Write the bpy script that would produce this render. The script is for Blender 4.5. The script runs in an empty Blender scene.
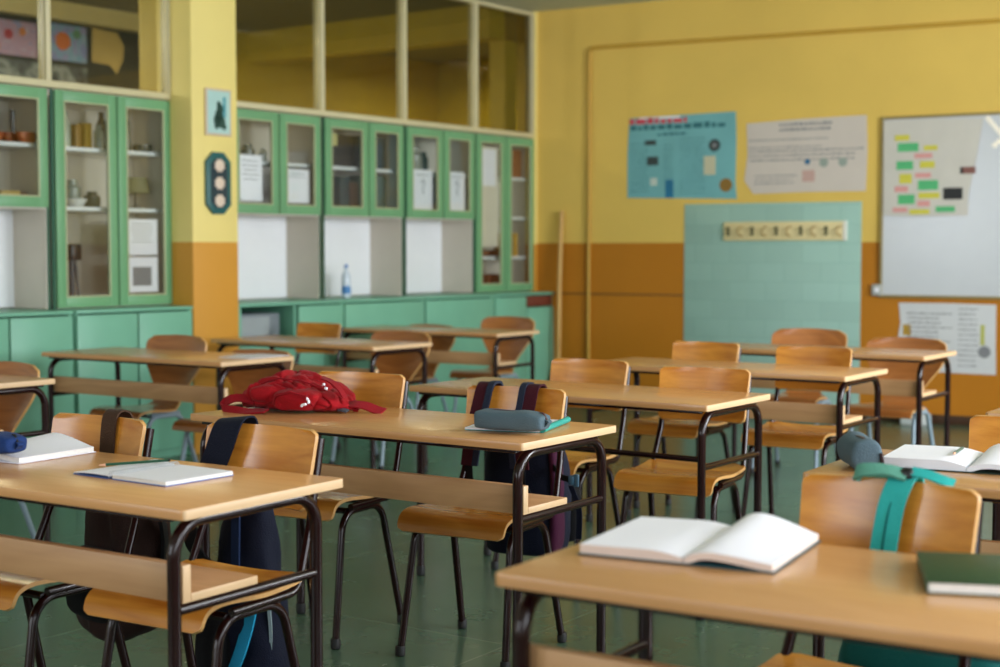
import bpy, bmesh, math, random
from mathutils import Vector, Matrix, noise
C = bpy.context.scene.collection
rnd = random.Random(7)
PI = math.pi
def R(d): return math.radians(d)

# ------------------------------------------------------------------ materials
def lin(c):
    return tuple((x/255/12.92 if x/255 <= .04045 else ((x/255+.055)/1.055)**2.4) for x in c) + (1,)
def base_mat(name):
    m = bpy.data.materials.new(name); m.use_nodes = True
    nt = m.node_tree; b = nt.nodes['Principled BSDF']
    return m, nt, b
def mat(name, col, rough=.5, spec=.5, metal=0, var=.06, scale=6, bump=0, bscale=40, emit=0, sheen=0):
    m, nt, b = base_mat(name); N = nt.nodes; L = nt.links
    tc = N.new('ShaderNodeTexCoord')
    nz = N.new('ShaderNodeTexNoise'); nz.inputs['Scale'].default_value = scale; nz.inputs['Detail'].default_value = 4
    L.new(tc.outputs['Object'], nz.inputs['Vector'])
    mx = N.new('ShaderNodeMix'); mx.data_type = 'RGBA'
    c = lin(col)
    mx.inputs['A'].default_value = tuple(min(1, x*(1-var*1.6)) for x in c[:3])+(1,)
    mx.inputs['B'].default_value = tuple(min(1, x*(1+var*1.6)) for x in c[:3])+(1,)
    L.new(nz.outputs['Fac'], mx.inputs['Factor']); L.new(mx.outputs['Result'], b.inputs['Base Color'])
    b.inputs['Roughness'].default_value = rough; b.inputs['Specular IOR Level'].default_value = spec
    b.inputs['Metallic'].default_value = metal
    if sheen: b.inputs['Sheen Weight'].default_value = sheen
    if emit:
        L.new(mx.outputs['Result'], b.inputs['Emission Color']); b.inputs['Emission Strength'].default_value = emit
    if bump:
        n2 = N.new('ShaderNodeTexNoise'); n2.inputs['Scale'].default_value = bscale; n2.inputs['Detail'].default_value = 3
        L.new(tc.outputs['Object'], n2.inputs['Vector'])
        bp = N.new('ShaderNodeBump'); bp.inputs['Strength'].default_value = bump; bp.inputs['Distance'].default_value = .004
        L.new(n2.outputs['Fac'], bp.inputs['Height']); L.new(bp.outputs['Normal'], b.inputs['Normal'])
    return m
def wood(name, c1, c2, rough=.35, axis='x', scale=1.0, arch=.5, coat=0, spec=.5):
    """veneer: fine streaks along an axis plus broad cathedral bands, varied per object"""
    m, nt, b = base_mat(name); N = nt.nodes; L = nt.links
    tc = N.new('ShaderNodeTexCoord'); oi = N.new('ShaderNodeObjectInfo')
    off = N.new('ShaderNodeVectorMath'); off.operation = 'SCALE'
    cmb = N.new('ShaderNodeCombineXYZ'); cmb.inputs[0].default_value = 3.1; cmb.inputs[1].default_value = 5.7; cmb.inputs[2].default_value = 2.3
    L.new(cmb.outputs[0], off.inputs[0]); L.new(oi.outputs['Random'], off.inputs['Scale'])
    ad = N.new('ShaderNodeVectorMath'); ad.operation = 'ADD'
    L.new(tc.outputs['Object'], ad.inputs[0]); L.new(off.outputs[0], ad.inputs[1])
    mp = N.new('ShaderNodeMapping')
    s = {'x': (1.2, 26, 26), 'y': (26, 1.2, 26), 'z': (26, 26, 1.2)}[axis]
    mp.inputs['Scale'].default_value = tuple(v*scale for v in s); L.new(ad.outputs[0], mp.inputs['Vector'])
    n1 = N.new('ShaderNodeTexNoise'); n1.inputs['Scale'].default_value = 2.2; n1.inputs['Detail'].default_value = 6; n1.inputs['Roughness'].default_value = .6
    L.new(mp.outputs[0], n1.inputs['Vector'])
    mp2 = N.new('ShaderNodeMapping')
    s2 = {'x': (1.3, 7, 7), 'y': (7, 1.3, 7), 'z': (7, 7, 1.3)}[axis]
    mp2.inputs['Scale'].default_value = s2; L.new(ad.outputs[0], mp2.inputs['Vector'])
    n2 = N.new('ShaderNodeTexNoise'); n2.inputs['Scale'].default_value = 1.1; n2.inputs['Detail'].default_value = 1; n2.inputs['Distortion'].default_value = .6
    L.new(mp2.outputs[0], n2.inputs['Vector'])
    mu = N.new('ShaderNodeMath'); mu.operation = 'MULTIPLY'; mu.inputs[1].default_value = 9; L.new(n2.outputs['Fac'], mu.inputs[0])
    fr = N.new('ShaderNodeMath'); fr.operation = 'PINGPONG'; fr.inputs[1].default_value = 1; L.new(mu.outputs[0], fr.inputs[0])
    mixf = N.new('ShaderNodeMix'); mixf.inputs['Factor'].default_value = arch*.5
    L.new(n1.outputs['Fac'], mixf.inputs['A']); L.new(fr.outputs[0], mixf.inputs['B'])
    rp = N.new('ShaderNodeValToRGB'); rp.color_ramp.elements[0].position = .25; rp.color_ramp.elements[1].position = .75
    rp.color_ramp.elements[0].color = lin(c1); rp.color_ramp.elements[1].color = lin(c2)
    L.new(mixf.outputs['Result'], rp.inputs['Fac'])
    hs = N.new('ShaderNodeHueSaturation')
    mr = N.new('ShaderNodeMapRange'); mr.inputs['To Min'].default_value = .88; mr.inputs['To Max'].default_value = 1.1
    L.new(oi.outputs['Random'], mr.inputs['Value']); L.new(mr.outputs[0], hs.inputs['Value']); L.new(rp.outputs['Color'], hs.inputs['Color'])
    L.new(hs.outputs['Color'], b.inputs['Base Color'])
    b.inputs['Roughness'].default_value = rough; b.inputs['Specular IOR Level'].default_value = spec
    b.inputs['Coat Weight'].default_value = coat; b.inputs['Coat Roughness'].default_value = .18
    return m
def glass_mat(name, tint, gloss=.12):
    m = bpy.data.materials.new(name); m.use_nodes = True; nt = m.node_tree; N = nt.nodes; L = nt.links
    N.remove(N['Principled BSDF']); out = N['Material Output']
    tr = N.new('ShaderNodeBsdfTransparent'); tr.inputs[0].default_value = lin(tint)
    gl = N.new('ShaderNodeBsdfGlossy'); gl.inputs['Roughness'].default_value = .03
    lw = N.new('ShaderNodeLayerWeight'); lw.inputs['Blend'].default_value = .5
    pw = N.new('ShaderNodeMath'); pw.operation = 'POWER'; pw.inputs[1].default_value = 5; L.new(lw.outputs['Facing'], pw.inputs[0])
    fr = N.new('ShaderNodeMath'); fr.operation = 'MULTIPLY_ADD'; fr.inputs[1].default_value = .9; fr.inputs[2].default_value = .045; L.new(pw.outputs[0], fr.inputs[0])
    mx = N.new('ShaderNodeMixShader'); L.new(fr.outputs[0], mx.inputs[0]); L.new(tr.outputs[0], mx.inputs[1]); L.new(gl.outputs[0], mx.inputs[2])
    L.new(mx.outputs[0], out.inputs['Surface']); return m
def two_tone(name, top, low, z, edge=.004, rough=.55):
    """painted wall: colour changes at height z (world)"""
    m, nt, b = base_mat(name); N = nt.nodes; L = nt.links
    g = N.new('ShaderNodeNewGeometry'); sp = N.new('ShaderNodeSeparateXYZ'); L.new(g.outputs['Position'], sp.inputs[0])
    nz = N.new('ShaderNodeTexNoise'); nz.inputs['Scale'].default_value = 1.7; nz.inputs['Detail'].default_value = 5; L.new(g.outputs['Position'], nz.inputs['Vector'])
    a = N.new('ShaderNodeMath'); a.operation = 'GREATER_THAN'; a.inputs[1].default_value = z; L.new(sp.outputs['Z'], a.inputs[0])
    mx = N.new('ShaderNodeMix'); mx.data_type = 'RGBA'; mx.inputs['A'].default_value = lin(low); mx.inputs['B'].default_value = lin(top)
    L.new(a.outputs[0], mx.inputs['Factor'])
    hs = N.new('ShaderNodeHueSaturation'); mr = N.new('ShaderNodeMapRange'); mr.inputs['To Min'].default_value = .9; mr.inputs['To Max'].default_value = 1.1
    L.new(nz.outputs['Fac'], mr.inputs['Value']); L.new(mr.outputs[0], hs.inputs['Value']); L.new(mx.outputs['Result'], hs.inputs['Color'])
    L.new(hs.outputs['Color'], b.inputs['Base Color']); b.inputs['Roughness'].default_value = rough; b.inputs['Specular IOR Level'].default_value = .3
    n2 = N.new('ShaderNodeTexNoise'); n2.inputs['Scale'].default_value = 60; L.new(g.outputs['Position'], n2.inputs['Vector'])
    bp = N.new('ShaderNodeBump'); bp.inputs['Strength'].default_value = .15; bp.inputs['Distance'].default_value = .003
    L.new(n2.outputs['Fac'], bp.inputs['Height']); L.new(bp.outputs['Normal'], b.inputs['Normal'])
    return m
def grid_mat(name, col, line, tx, tz, lw, rough, spec=.5, rot=0, off=(0, 0), var=.1, vertical=False, stag=0, nscale=3.0):
    """tiles with thin joints, Object coordinates"""
    m, nt, b = base_mat(name); N = nt.nodes; L = nt.links
    tc = N.new('ShaderNodeTexCoord'); mp = N.new('ShaderNodeMapping'); mp.vector_type = 'POINT'
    mp.inputs['Rotation'].default_value = (R(90) if vertical else 0, 0, rot)
    mp.inputs['Location'].default_value = (off[0], off[1], 0)
    L.new(tc.outputs['Object'], mp.inputs['Vector'])
    br = N.new('ShaderNodeTexBrick'); br.offset = stag; br.inputs['Scale'].default_value = 1
    br.inputs['Brick Width'].default_value = tx; br.inputs['Row Height'].default_value = tz; br.inputs['Mortar Size'].default_value = lw
    br.inputs['Mortar Smooth'].default_value = .3
    c = lin(col); br.inputs['Color1'].default_value = tuple(x*.95 for x in c[:3])+(1,); br.inputs['Color2'].default_value = tuple(x*1.05 for x in c[:3])+(1,)
    br.inputs['Mortar'].default_value = lin(line); L.new(mp.outputs[0], br.inputs['Vector'])
    nz = N.new('ShaderNodeTexNoise'); nz.inputs['Scale'].default_value = nscale; nz.inputs['Detail'].default_value = 7; nz.inputs['Roughness'].default_value = .65
    L.new(tc.outputs['Object'], nz.inputs['Vector'])
    mr = N.new('ShaderNodeMapRange'); mr.inputs['From Min'].default_value = .25; mr.inputs['From Max'].default_value = .75
    mr.inputs['To Min'].default_value = 1-var; mr.inputs['To Max'].default_value = 1+var; L.new(nz.outputs['Fac'], mr.inputs['Value'])
    hs = N.new('ShaderNodeHueSaturation'); L.new(mr.outputs[0], hs.inputs['Value']); L.new(br.outputs['Color'], hs.inputs['Color'])
    L.new(hs.outputs['Color'], b.inputs['Base Color'])
    m2 = N.new('ShaderNodeMapRange'); m2.inputs['To Min'].default_value = rough*.75; m2.inputs['To Max'].default_value = rough*1.3
    L.new(nz.outputs['Fac'], m2.inputs['Value']); L.new(m2.outputs[0], b.inputs['Roughness']); b.inputs['Specular IOR Level'].default_value = spec
    return m

M = {}
M['top'] = wood('beech laminate', (200, 142, 88), (216, 160, 104), .27, 'x', 1, .3, coat=.2)
M['edge'] = mat('pale beech edging', (214, 178, 136), .45, var=.05)
M['panel'] = wood('beech shelf board', (190, 142, 98), (210, 162, 116), .42, 'x', 1, .7)
M['ply'] = wood('varnished honey plywood', (184, 110, 34), (220, 150, 60), .24, 'x', 1, .6, coat=.3)
M['plyedge'] = mat('plywood edge', (204, 154, 92), .45, var=.15, scale=80)
M['plyB'] = wood('darker varnished plywood', (158, 92, 42), (190, 120, 60), .3, 'x', 1, .5, coat=.5)
M['metal'] = mat('burgundy brown enamel', (32, 9, 10), .18, .4, 0, .1)
M['gray'] = mat('grey blue enamel', (138, 156, 168), .35, .5, .1, .05)
M['rubber'] = mat('black rubber', (20, 19, 20), .6)
M['green'] = mat('green cabinet paint', (110, 162, 116), .42, .4, 0, .06, 3)
M['teal'] = mat('sea green cabinet paint', (116, 176, 148), .42, .4, 0, .07, 4)
M['bead'] = mat('cream glazing bead', (176, 180, 140), .5)
M['dark'] = mat('dark gap', (30, 84, 60), .6)
M['cabin'] = mat('beige cabinet lining', (214, 204, 190), .6, var=.03)
M['white_lam'] = mat('white laminate', (236, 237, 240), .35, var=.03)
M['cream'] = mat('cream window paint', (205, 195, 155), .5)
M['wallm'] = two_tone('two tone wall paint', (224, 188, 94), (184, 116, 24), 1.36)
M['pillarm'] = two_tone('pillar paint', (234, 214, 132), (210, 150, 58), 1.35)
M['plain'] = mat('plain wall paint', (206, 200, 178), .6)
M['corr'] = mat('corridor yellow paint', (190, 164, 44), .6)
M['ceil'] = mat('ceiling paint', (190, 192, 168), .7)
M['ceilc'] = mat('corridor ceiling grey', (120, 112, 92), .7)
M['paper'] = mat('white paper', (240, 237, 246), .6, var=.02)
M['pages'] = mat('page block', (226, 222, 218), .7, var=.1, scale=200)
M['print'] = mat('printed grey text', (128, 128, 132), .7)
M['black'] = mat('black plastic', (18, 18, 20), .4)
M['pipe'] = mat('painted pipe', (196, 152, 52), .45)
M['glass'] = glass_mat('clear pane', (248, 250, 248))
M['glassw'] = glass_mat('partition pane', (215, 215, 200))
M['floor'] = grid_mat('green linoleum', (80, 104, 84), (112, 128, 108), 1.33, 1.33, .0035, .25, .6, R(-56), (.0, .0), .10)
M['tile'] = grid_mat('sea green wall tile', (156, 190, 178), (146, 182, 170), .3, .15, .004, .4, .4, 0, (0, 0), .04, True, .5, 2)
M['wbsurf'] = mat('whiteboard enamel', (196, 198, 202), .18, .5, var=.02)

# ------------------------------------------------------------------ mesh tools
class MB:
    def __init__(s): s.bm = bmesh.new()
    def _merge(s, b, mi):
        for f in b.faces: f.material_index = mi
        me = bpy.data.meshes.new('t'); b.to_mesh(me); b.free(); s.bm.from_mesh(me); bpy.data.meshes.remove(me)
    def box(s, x0, x1, y0, y1, z0, z1, bev=0, mi=0, seg=2, rot=None):
        b = bmesh.new(); bmesh.ops.create_cube(b, size=1)
        for v in b.verts: v.co = Vector(((x0+x1)/2+v.co.x*(x1-x0), (y0+y1)/2+v.co.y*(y1-y0), (z0+z1)/2+v.co.z*(z1-z0)))
        if bev: bmesh.ops.bevel(b, geom=b.edges[:], offset=bev, segments=seg, affect='EDGES', profile=.5)
        if rot: bmesh.ops.transform(b, matrix=rot, verts=b.verts)
        s._merge(b, mi); return s
    def prism(s, poly, z0, z1, mi=0, axis='z', bev=0, mat4=None):
        """poly (p,q) extruded; axis z: (x,y); y: (x,z) ; x: (y,z)"""
        b = bmesh.new()
        def P(p, h): return {'z': Vector((p[0], p[1], h)), 'y': Vector((p[0], h, p[1])), 'x': Vector((h, p[0], p[1]))}[axis]
        lo = [b.verts.new(P(p, z0)) for p in poly]; hi = [b.verts.new(P(p, z1)) for p in poly]
        n = len(poly); b.faces.new(lo); b.faces.new(hi)
        for i in range(n): b.faces.new((lo[i], lo[(i+1) % n], hi[(i+1) % n], hi[i]))
        bmesh.ops.recalc_face_normals(b, faces=b.faces)
        if bev:
            es = [e for e in b.edges if (e.verts[0] in lo) == (e.verts[1] in lo)]
            bmesh.ops.bevel(b, geom=es, offset=bev, segments=2, affect='EDGES', profile=.5)
        if mat4: bmesh.ops.transform(b, matrix=mat4, verts=b.verts)
        s._merge(b, mi); return s
    def tube(s, pts, r, seg=12, fil=0, mi=0, rr=None, cap=True):
        pts = [Vector(p) for p in pts]
        if fil: pts = fillet(pts, fil)
        b = bmesh.new(); rings = []; n = len(pts)
        t0 = (pts[1]-pts[0]).normalized(); up = Vector((0, 0, 1)) if abs(t0.z) < .9 else Vector((1, 0, 0))
        nx = t0.cross(up).normalized()
        for i, p in enumerate(pts):
            t = (pts[min(i+1, n-1)]-pts[max(i-1, 0)]).normalized()
            nx = (nx-t*nx.dot(t)).normalized(); ny = t.cross(nx)
            q = rr[i] if rr else r
            rings.append([b.verts.new(p+(nx*math.cos(2*PI*k/seg)+ny*math.sin(2*PI*k/seg))*q) for k in range(seg)])
        for a, c in zip(rings, rings[1:]):
            for k in range(seg): b.faces.new((a[k], a[(k+1) % seg], c[(k+1) % seg], c[k]))
        if cap: b.faces.new(rings[0][::-1]); b.faces.new(rings[-1])
        bmesh.ops.recalc_face_normals(b, faces=b.faces)
        s._merge(b, mi); return s
    def sheet(s, fn, nu, nv, th, mi=0, emi=None):
        """fn(u,v)->Vector ; closed slab, thickness th centred"""
        b = bmesh.new(); P = [[fn(i/nu, j/nv) for j in range(nv+1)] for i in range(nu+1)]
        A = []; B = []
        for i in range(nu+1):
            ra = []; rb = []
            for j in range(nv+1):
                du = P[min(i+1, nu)][j]-P[max(i-1, 0)][j]; dv = P[i][min(j+1, nv)]-P[i][max(j-1, 0)]
                n = du.cross(dv)
                n = n.normalized() if n.length > 1e-12 else Vector((0, 0, 1))
                ra.append(b.verts.new(P[i][j]+n*th/2)); rb.append(b.verts.new(P[i][j]-n*th/2))
            A.append(ra); B.append(rb)
        for i in range(nu):
            for j in range(nv):
                b.faces.new((A[i][j], A[i+1][j], A[i+1][j+1], A[i][j+1])); b.faces.new((B[i][j], B[i][j+1], B[i+1][j+1], B[i+1][j]))
        for f in b.faces: f.material_index = mi
        e = []
        for i in range(nu):
            e.append(b.faces.new((A[i][0], B[i][0], B[i+1][0], A[i+1][0]))); e.append(b.faces.new((A[i][nv], A[i+1][nv], B[i+1][nv], B[i][nv])))
        for j in range(nv):
            e.append(b.faces.new((A[0][j], A[0][j+1], B[0][j+1], B[0][j]))); e.append(b.faces.new((A[nu][j], B[nu][j], B[nu][j+1], A[nu][j+1])))
        for f in e: f.material_index = mi if emi is None else emi
        bmesh.ops.recalc_face_normals(b, faces=b.faces)
        me = bpy.data.meshes.new('t'); b.to_mesh(me); b.free(); s.bm.from_mesh(me); bpy.data.meshes.remove(me); return s
    def ribbon(s, pts, w, th, side, mi=0, n=40):
        """flat strap along pts; side = width direction vector or list"""
        P = catmull([Vector(p) for p in pts], n); m = len(P)
        sd = [Vector(q).normalized() for q in side] if isinstance(side[0], (tuple, list)) else None
        def sdv(t):
            if sd is None: return Vector(side).normalized()
            x = t*(len(sd)-1); i = min(int(x), len(sd)-2); return sd[i].lerp(sd[i+1], x-i).normalized()
        return s.sheet(lambda u, v: P[min(m-1, int(round(u*(m-1))))]+sdv(u)*(v-.5)*w, m-1, 4, th, mi)
    def loft(s, rings, seg=28, n=28, ex=2.6, fold=0, fs=6, seed=0, mi=0, rot=None):
        """rings: (cx,cy,z,rx,ry) superellipse sections, interpolated"""
        R5 = [Vector(r[:3]) for r in rings]; RR = [Vector((r[3], r[4], 0)) for r in rings]
        P = catmull(R5, n); Q = catmull(RR, n); b = bmesh.new(); L = []
        for p, q in zip(P, Q):
            row = []
            for k in range(seg):
                t = 2*PI*k/seg; c, d = math.cos(t), math.sin(t)
                v = Vector((p.x+max(q.x, .001)*math.copysign(abs(c)**(2/ex), c), p.y+max(q.y, .001)*math.copysign(abs(d)**(2/ex), d), p.z))
                if fold:
                    k_ = noise.noise(Vector((v.x*fs+seed, v.y*fs, v.z*fs*.6)))
                    rg = 1-abs(noise.noise(Vector((v.x*fs*1.7+seed+9, v.y*fs*1.7, v.z*fs))))*2
                    dr = Vector((v.x-p.x, v.y-p.y, 0)); 
                    if dr.length > 1e-6: v += dr.normalized()*(k_*fold+rg*fold*.45)
                    v.z += noise.noise(v*fs+Vector((3, seed, 1)))*fold*.5
                row.append(b.verts.new(v))
            L.append(row)
        for a, c in zip(L, L[1:]):
            for k in range(seg): b.faces.new((a[k], a[(k+1) % seg], c[(k+1) % seg], c[k]))
        b.faces.new(L[0][::-1]); b.faces.new(L[-1]); bmesh.ops.recalc_face_normals(b, faces=b.faces)
        if rot: bmesh.ops.transform(b, matrix=rot, verts=b.verts)
        s._merge(b, mi); return s
    def lathe(s, prof, cx=0, cy=0, seg=20, mi=0):
        b = bmesh.new(); L = [[b.verts.new((cx+r*math.cos(2*PI*k/seg), cy+r*math.sin(2*PI*k/seg), z)) for k in range(seg)] for r, z in prof]
        for a, c in zip(L, L[1:]):
            for k in range(seg): b.faces.new((a[k], a[(k+1) % seg], c[(k+1) % seg], c[k]))
        b.faces.new(L[0][::-1]); b.faces.new(L[-1]); bmesh.ops.recalc_face_normals(b, faces=b.faces)
        s._merge(b, mi); return s
    def xf(s, m): bmesh.ops.transform(s.bm, matrix=m, verts=s.bm.verts); return s
    def build(s, name, mats, parent=None, sharp=38, smooth=True):
        me = bpy.data.meshes.new(name); s.bm.to_mesh(me); s.bm.free()
        if not isinstance(mats, (list, tuple)): mats = [mats]
        for m in mats: me.materials.append(m)
        if smooth:
            me.polygons.foreach_set('use_smooth', [True]*len(me.polygons)); me.set_sharp_from_angle(angle=R(sharp))
        o = bpy.data.objects.new(name, me); C.objects.link(o)
        if parent: o.parent = parent
        return o
def fillet(pts, r, k=7):
    out = [pts[0]]
    for a, p, c in zip(pts, pts[1:], pts[2:]):
        u = (a-p); v = (c-p); ang = u.angle(v); d = min(r/math.tan(ang/2) if ang > .01 else 0, u.length*.49, v.length*.49)
        if PI-ang < .03: out.append(p); continue
        A = p+u.normalized()*d; B = p+v.normalized()*d; rad = d*math.tan(ang/2)
        cen = p+(u.normalized()+v.normalized()).normalized()*(rad/math.sin(ang/2))
        a0 = A-cen; b0 = B-cen; th = a0.angle(b0)
        for i in range(k+1):
            t = i/k; out.append(cen+(a0*math.sin((1-t)*th)+b0*math.sin(t*th))/math.sin(th))
    out.append(pts[-1]); return out
def catmull(P, n):
    out = []; m = len(P)-1
    for i in range(n+1):
        x = i/n*m; k = min(int(x), m-1); t = x-k
        p1, p2 = P[k], P[k+1]; p0 = P[k-1] if k > 0 else p1*2-p2; p3 = P[k+2] if k+2 <= m else p2*2-p1
        out.append(.5*((2*p1)+(p2-p0)*t+(2*p0-5*p1+4*p2-p3)*t*t+(3*p1-p0-3*p2+p3)*t**3))
    return out
def tag(o, label, cat, group=None, kind=None):
    if label: o['label'] = label
    if cat: o['category'] = cat
    if group: o['group'] = group
    if kind: o['kind'] = kind
    return o
def thing(name, label, cat, loc=(0, 0, 0), rz=0, group=None):
    o = bpy.data.objects.new(name, None); C.objects.link(o); o.location = loc; o.rotation_euler = (0, 0, rz); o.empty_display_size = .1
    return tag(o, label, cat, group)
def dup(o, parent=None):
    c = o.copy(); C.objects.link(c)
    if parent: c.parent = parent
    for ch in list(o.children): dup(ch, c)
    return c
def struct(o): o['kind'] = 'structure'; return o
def place(o, loc, rz=0): o.location = loc; o.rotation_euler = (0, 0, rz); return o

# ------------------------------------------------------------------ room frames
CX, CY = .285, 12.75
LA = R(53.5)      # left partition: local x runs towards the far corner, y into the wall
LB = R(-30)       # back wall: local x runs to the right, y into the wall
def FL(x, y, z=0):
    return Vector((CX+x*math.cos(LA)-y*math.sin(LA), CY+x*math.sin(LA)+y*math.cos(LA), z))
def FB(x, y, z=0):
    return Vector((CX+x*math.cos(LB)-y*math.sin(LB), CY+x*math.sin(LB)+y*math.cos(LB), z))
CEIL = 3.33
def onL(mb, name, mats, kind=True, origin=(0, 0, 0)):
    o = mb.build(name, mats); place(o, FL(*origin), LA)
    return struct(o) if kind else o
def onB(mb, name, mats, kind=True, origin=(0, 0, 0)):
    o = mb.build(name, mats); place(o, FB(*origin), LB)
    return struct(o) if kind else o
WR = 9.0          # width of the classroom
LEN = 14.2
floor = struct(MB().box(-11, 11, -6, 18, -.1, 0).build('floor', M['floor']))
# ceiling over the classroom and the corridor
struct(MB().prism([tuple(FL(2.6, 0).xy), tuple(FL(-LEN, 0).xy), tuple(FL(-LEN, -WR-1).xy), tuple(FL(4.0, -WR-1).xy)], CEIL, CEIL+.15).build('ceiling', M['ceil']))
struct(MB().prism([tuple(FL(2.7, 0).xy), tuple(FL(-LEN, 0).xy), tuple(FL(-LEN, 3.1).xy), tuple(FL(2.7, 3.1).xy)], 3.34, 3.49).build('ceiling', M['ceilc']))
onB(MB().box(-.05, 11.2, 0, .15, 0, CEIL), 'wall_back', M['wallm'])
mb = MB(); fill_wins = [(-2.6, -.7), (-5.6, -3.7)]  # unseen front windows, added to light chair backs and cabinet sides
mb.box(-LEN, -LEN+.15, -WR-1, 3, 0, 1.0); mb.box(-LEN, -LEN+.15, -WR-1, 3, 3.1, CEIL)
for a, b in ((-WR-1, -5.6), (-3.7, -2.6), (-.7, 3)): mb.box(-LEN, -LEN+.15, a, b, 1.0, 3.1)
onL(mb, 'wall_front', M['plain'])
for i, (a, b) in enumerate(fill_wins):
    mb = MB(); mb.box(-LEN+.05, -LEN+.1, a, b, 1.0, 1.06); mb.box(-LEN+.05, -LEN+.1, a, b, 3.04, 3.1)
    for y in (a, (a+b)/2-.03, b-.06): mb.box(-LEN+.05, -LEN+.1, y, y+.06, 1.06, 3.04)
    onL(mb, 'window_%d' % (8+i), M['cream'])
# masonry behind the cabinets up to the sill of the partition windows
onL(MB().box(-LEN, 0.2, .38, .5, 0, 2.24), 'wall_left', M['plain'])
onL(MB().box(-LEN, 2.6, 2.9, 3.05, 0, 3.34), 'wall_corridor', M['corr'])
onL(MB().box(2.3, 2.45, .15, 2.9, 0, 3.34), 'wall_corridor_end', M['corr'])
onL(MB().box(0.1, 2.3, .1, .24, 0, 3.34), 'wall_corridor_side', M['corr'])
onL(MB().box(-.55, -.33, .06, 2.9, 3.06, 3.34), 'ceiling_beam', M['corr'])
onL(MB().box(-.33, -.16, .06, .22, 2.3, 3.06), 'trim_1', M['corr'])
# right wall with four tall windows (outside the frame, they light the room)
mb = MB()
wins = [(-12.9, -10.7), (-10.0, -7.8), (-7.1, -4.9), (-4.2, -1.6)]
mb.box(-LEN, 3, -WR-.25, -WR, 0, .9); mb.box(-LEN, 3, -WR-.25, -WR, 2.95, CEIL)
xs = [-LEN]+[v for w in wins for v in w]+[3]
for a, b in zip(xs[::2], xs[1::2]): mb.box(a, b, -WR-.25, -WR, .9, 2.95)
onL(mb, 'wall_right', M['plain'])
for i, (a, b) in enumerate(wins):
    mb = MB()
    mb.box(a, b, -WR-.16, -WR-.1, .9, .96); mb.box(a, b, -WR-.16, -WR-.1, 2.89, 2.95)
    for x in (a, (a+b)/2-.03, b-.06): mb.box(x, x+.06, -WR-.16, -WR-.1, .96, 2.89)
    f = onL(mb, 'window_%d' % (i+1), M['cream'])
# pillar between the two runs of cabinets
onL(MB().box(-4.045, -3.657, -.222, .1, 0, CEIL, .004), 'pillar', M['pillarm'])
onL(MB().box(-4.02, -3.9, .02, .3, 2.27, CEIL), 'trim_2', M['corr'])

# partition windows above the cabinets
def part_window(n, x0, x1, mulls, z0=2.27, z1=3.32):
    mb = MB()
    mb.box(x0, x1, -.03, .05, z0-.015, z0+.025, .004); mb.box(x0, x1, -.03, .05, z1-.03, z1, .004)
    for m in mulls: mb.box(m-.017, m+.017, -.03, .05, z0+.02, z1-.02, .004)
    fr = onL(mb, 'window_%d' % n, M['cream'])
    g = MB()
    for a, b in zip(mulls, mulls[1:]): g.box(a+.02, b-.02, .012, .018, z0+.02, z1-.03)
    g.build('window_pane', M['glassw'], fr)
    return fr
part_window(6, -3.66, 0, [-3.64, -2.635, -1.725, -.83, -.022])
part_window(7, -6.9, -4.02, [-6.86, -5.9, -4.965, -4.04])
onL(MB().box(-.03, .02, -.04, .06, .94, 3.33), 'trim_3', M['pillarm'])
onB(MB().box(.0, 10.2, -.012, 0, 0, .07, .003), 'baseboard_back', mat('brown skirting', (70, 44, 26), .5))
# painted tile field with coat rail
onB(MB().box(1.405, 2.862, -.006, 0, 0.07, 1.672, .002), 'trim_4', M['tile'])

# ------------------------------------------------------------------ cabinets
UG, UB = M['green'], M['bead']
def door(parent, x0, x1, z0, z1, name='door', y=0, st=.062, glass=True):
    mb = MB(); t = .022; g = .004
    x0 += g; x1 -= g; z0 += g; z1 -= g
    mb.box(x0, x0+st, y-t, y, z0, z1, .003); mb.box(x1-st, x1, y-t, y, z0, z1, .003)
    mb.box(x0+st-.002, x1-st+.002, y-t, y, z0, z0+st, .003); mb.box(x0+st-.002, x1-st+.002, y-t, y, z1-st, z1, .003)
    d = mb.build(name, UG, parent)
    b = MB(); a0, a1, c0, c1 = x0+st-.002, x1-st+.002, z0+st-.002, z1-st+.002; w = .010
    b.box(a0, a0+w, y-t-.004, y-.006, c0, c1, .002); b.box(a1-w, a1, y-t-.004, y-.006, c0, c1, .002)
    b.box(a0+w, a1-w, y-t-.004, y-.006, c0, c0+w, .002); b.box(a0+w, a1-w, y-t-.004, y-.006, c1-w, c1, .002)
    b.build('glazing_bead', UB, d)
    MB().box(a0+w, a1-w, y-.014, y-.010, c0+w, c1-w).build('door_pane', M['glass'], d)
    return d
D = .35
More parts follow.
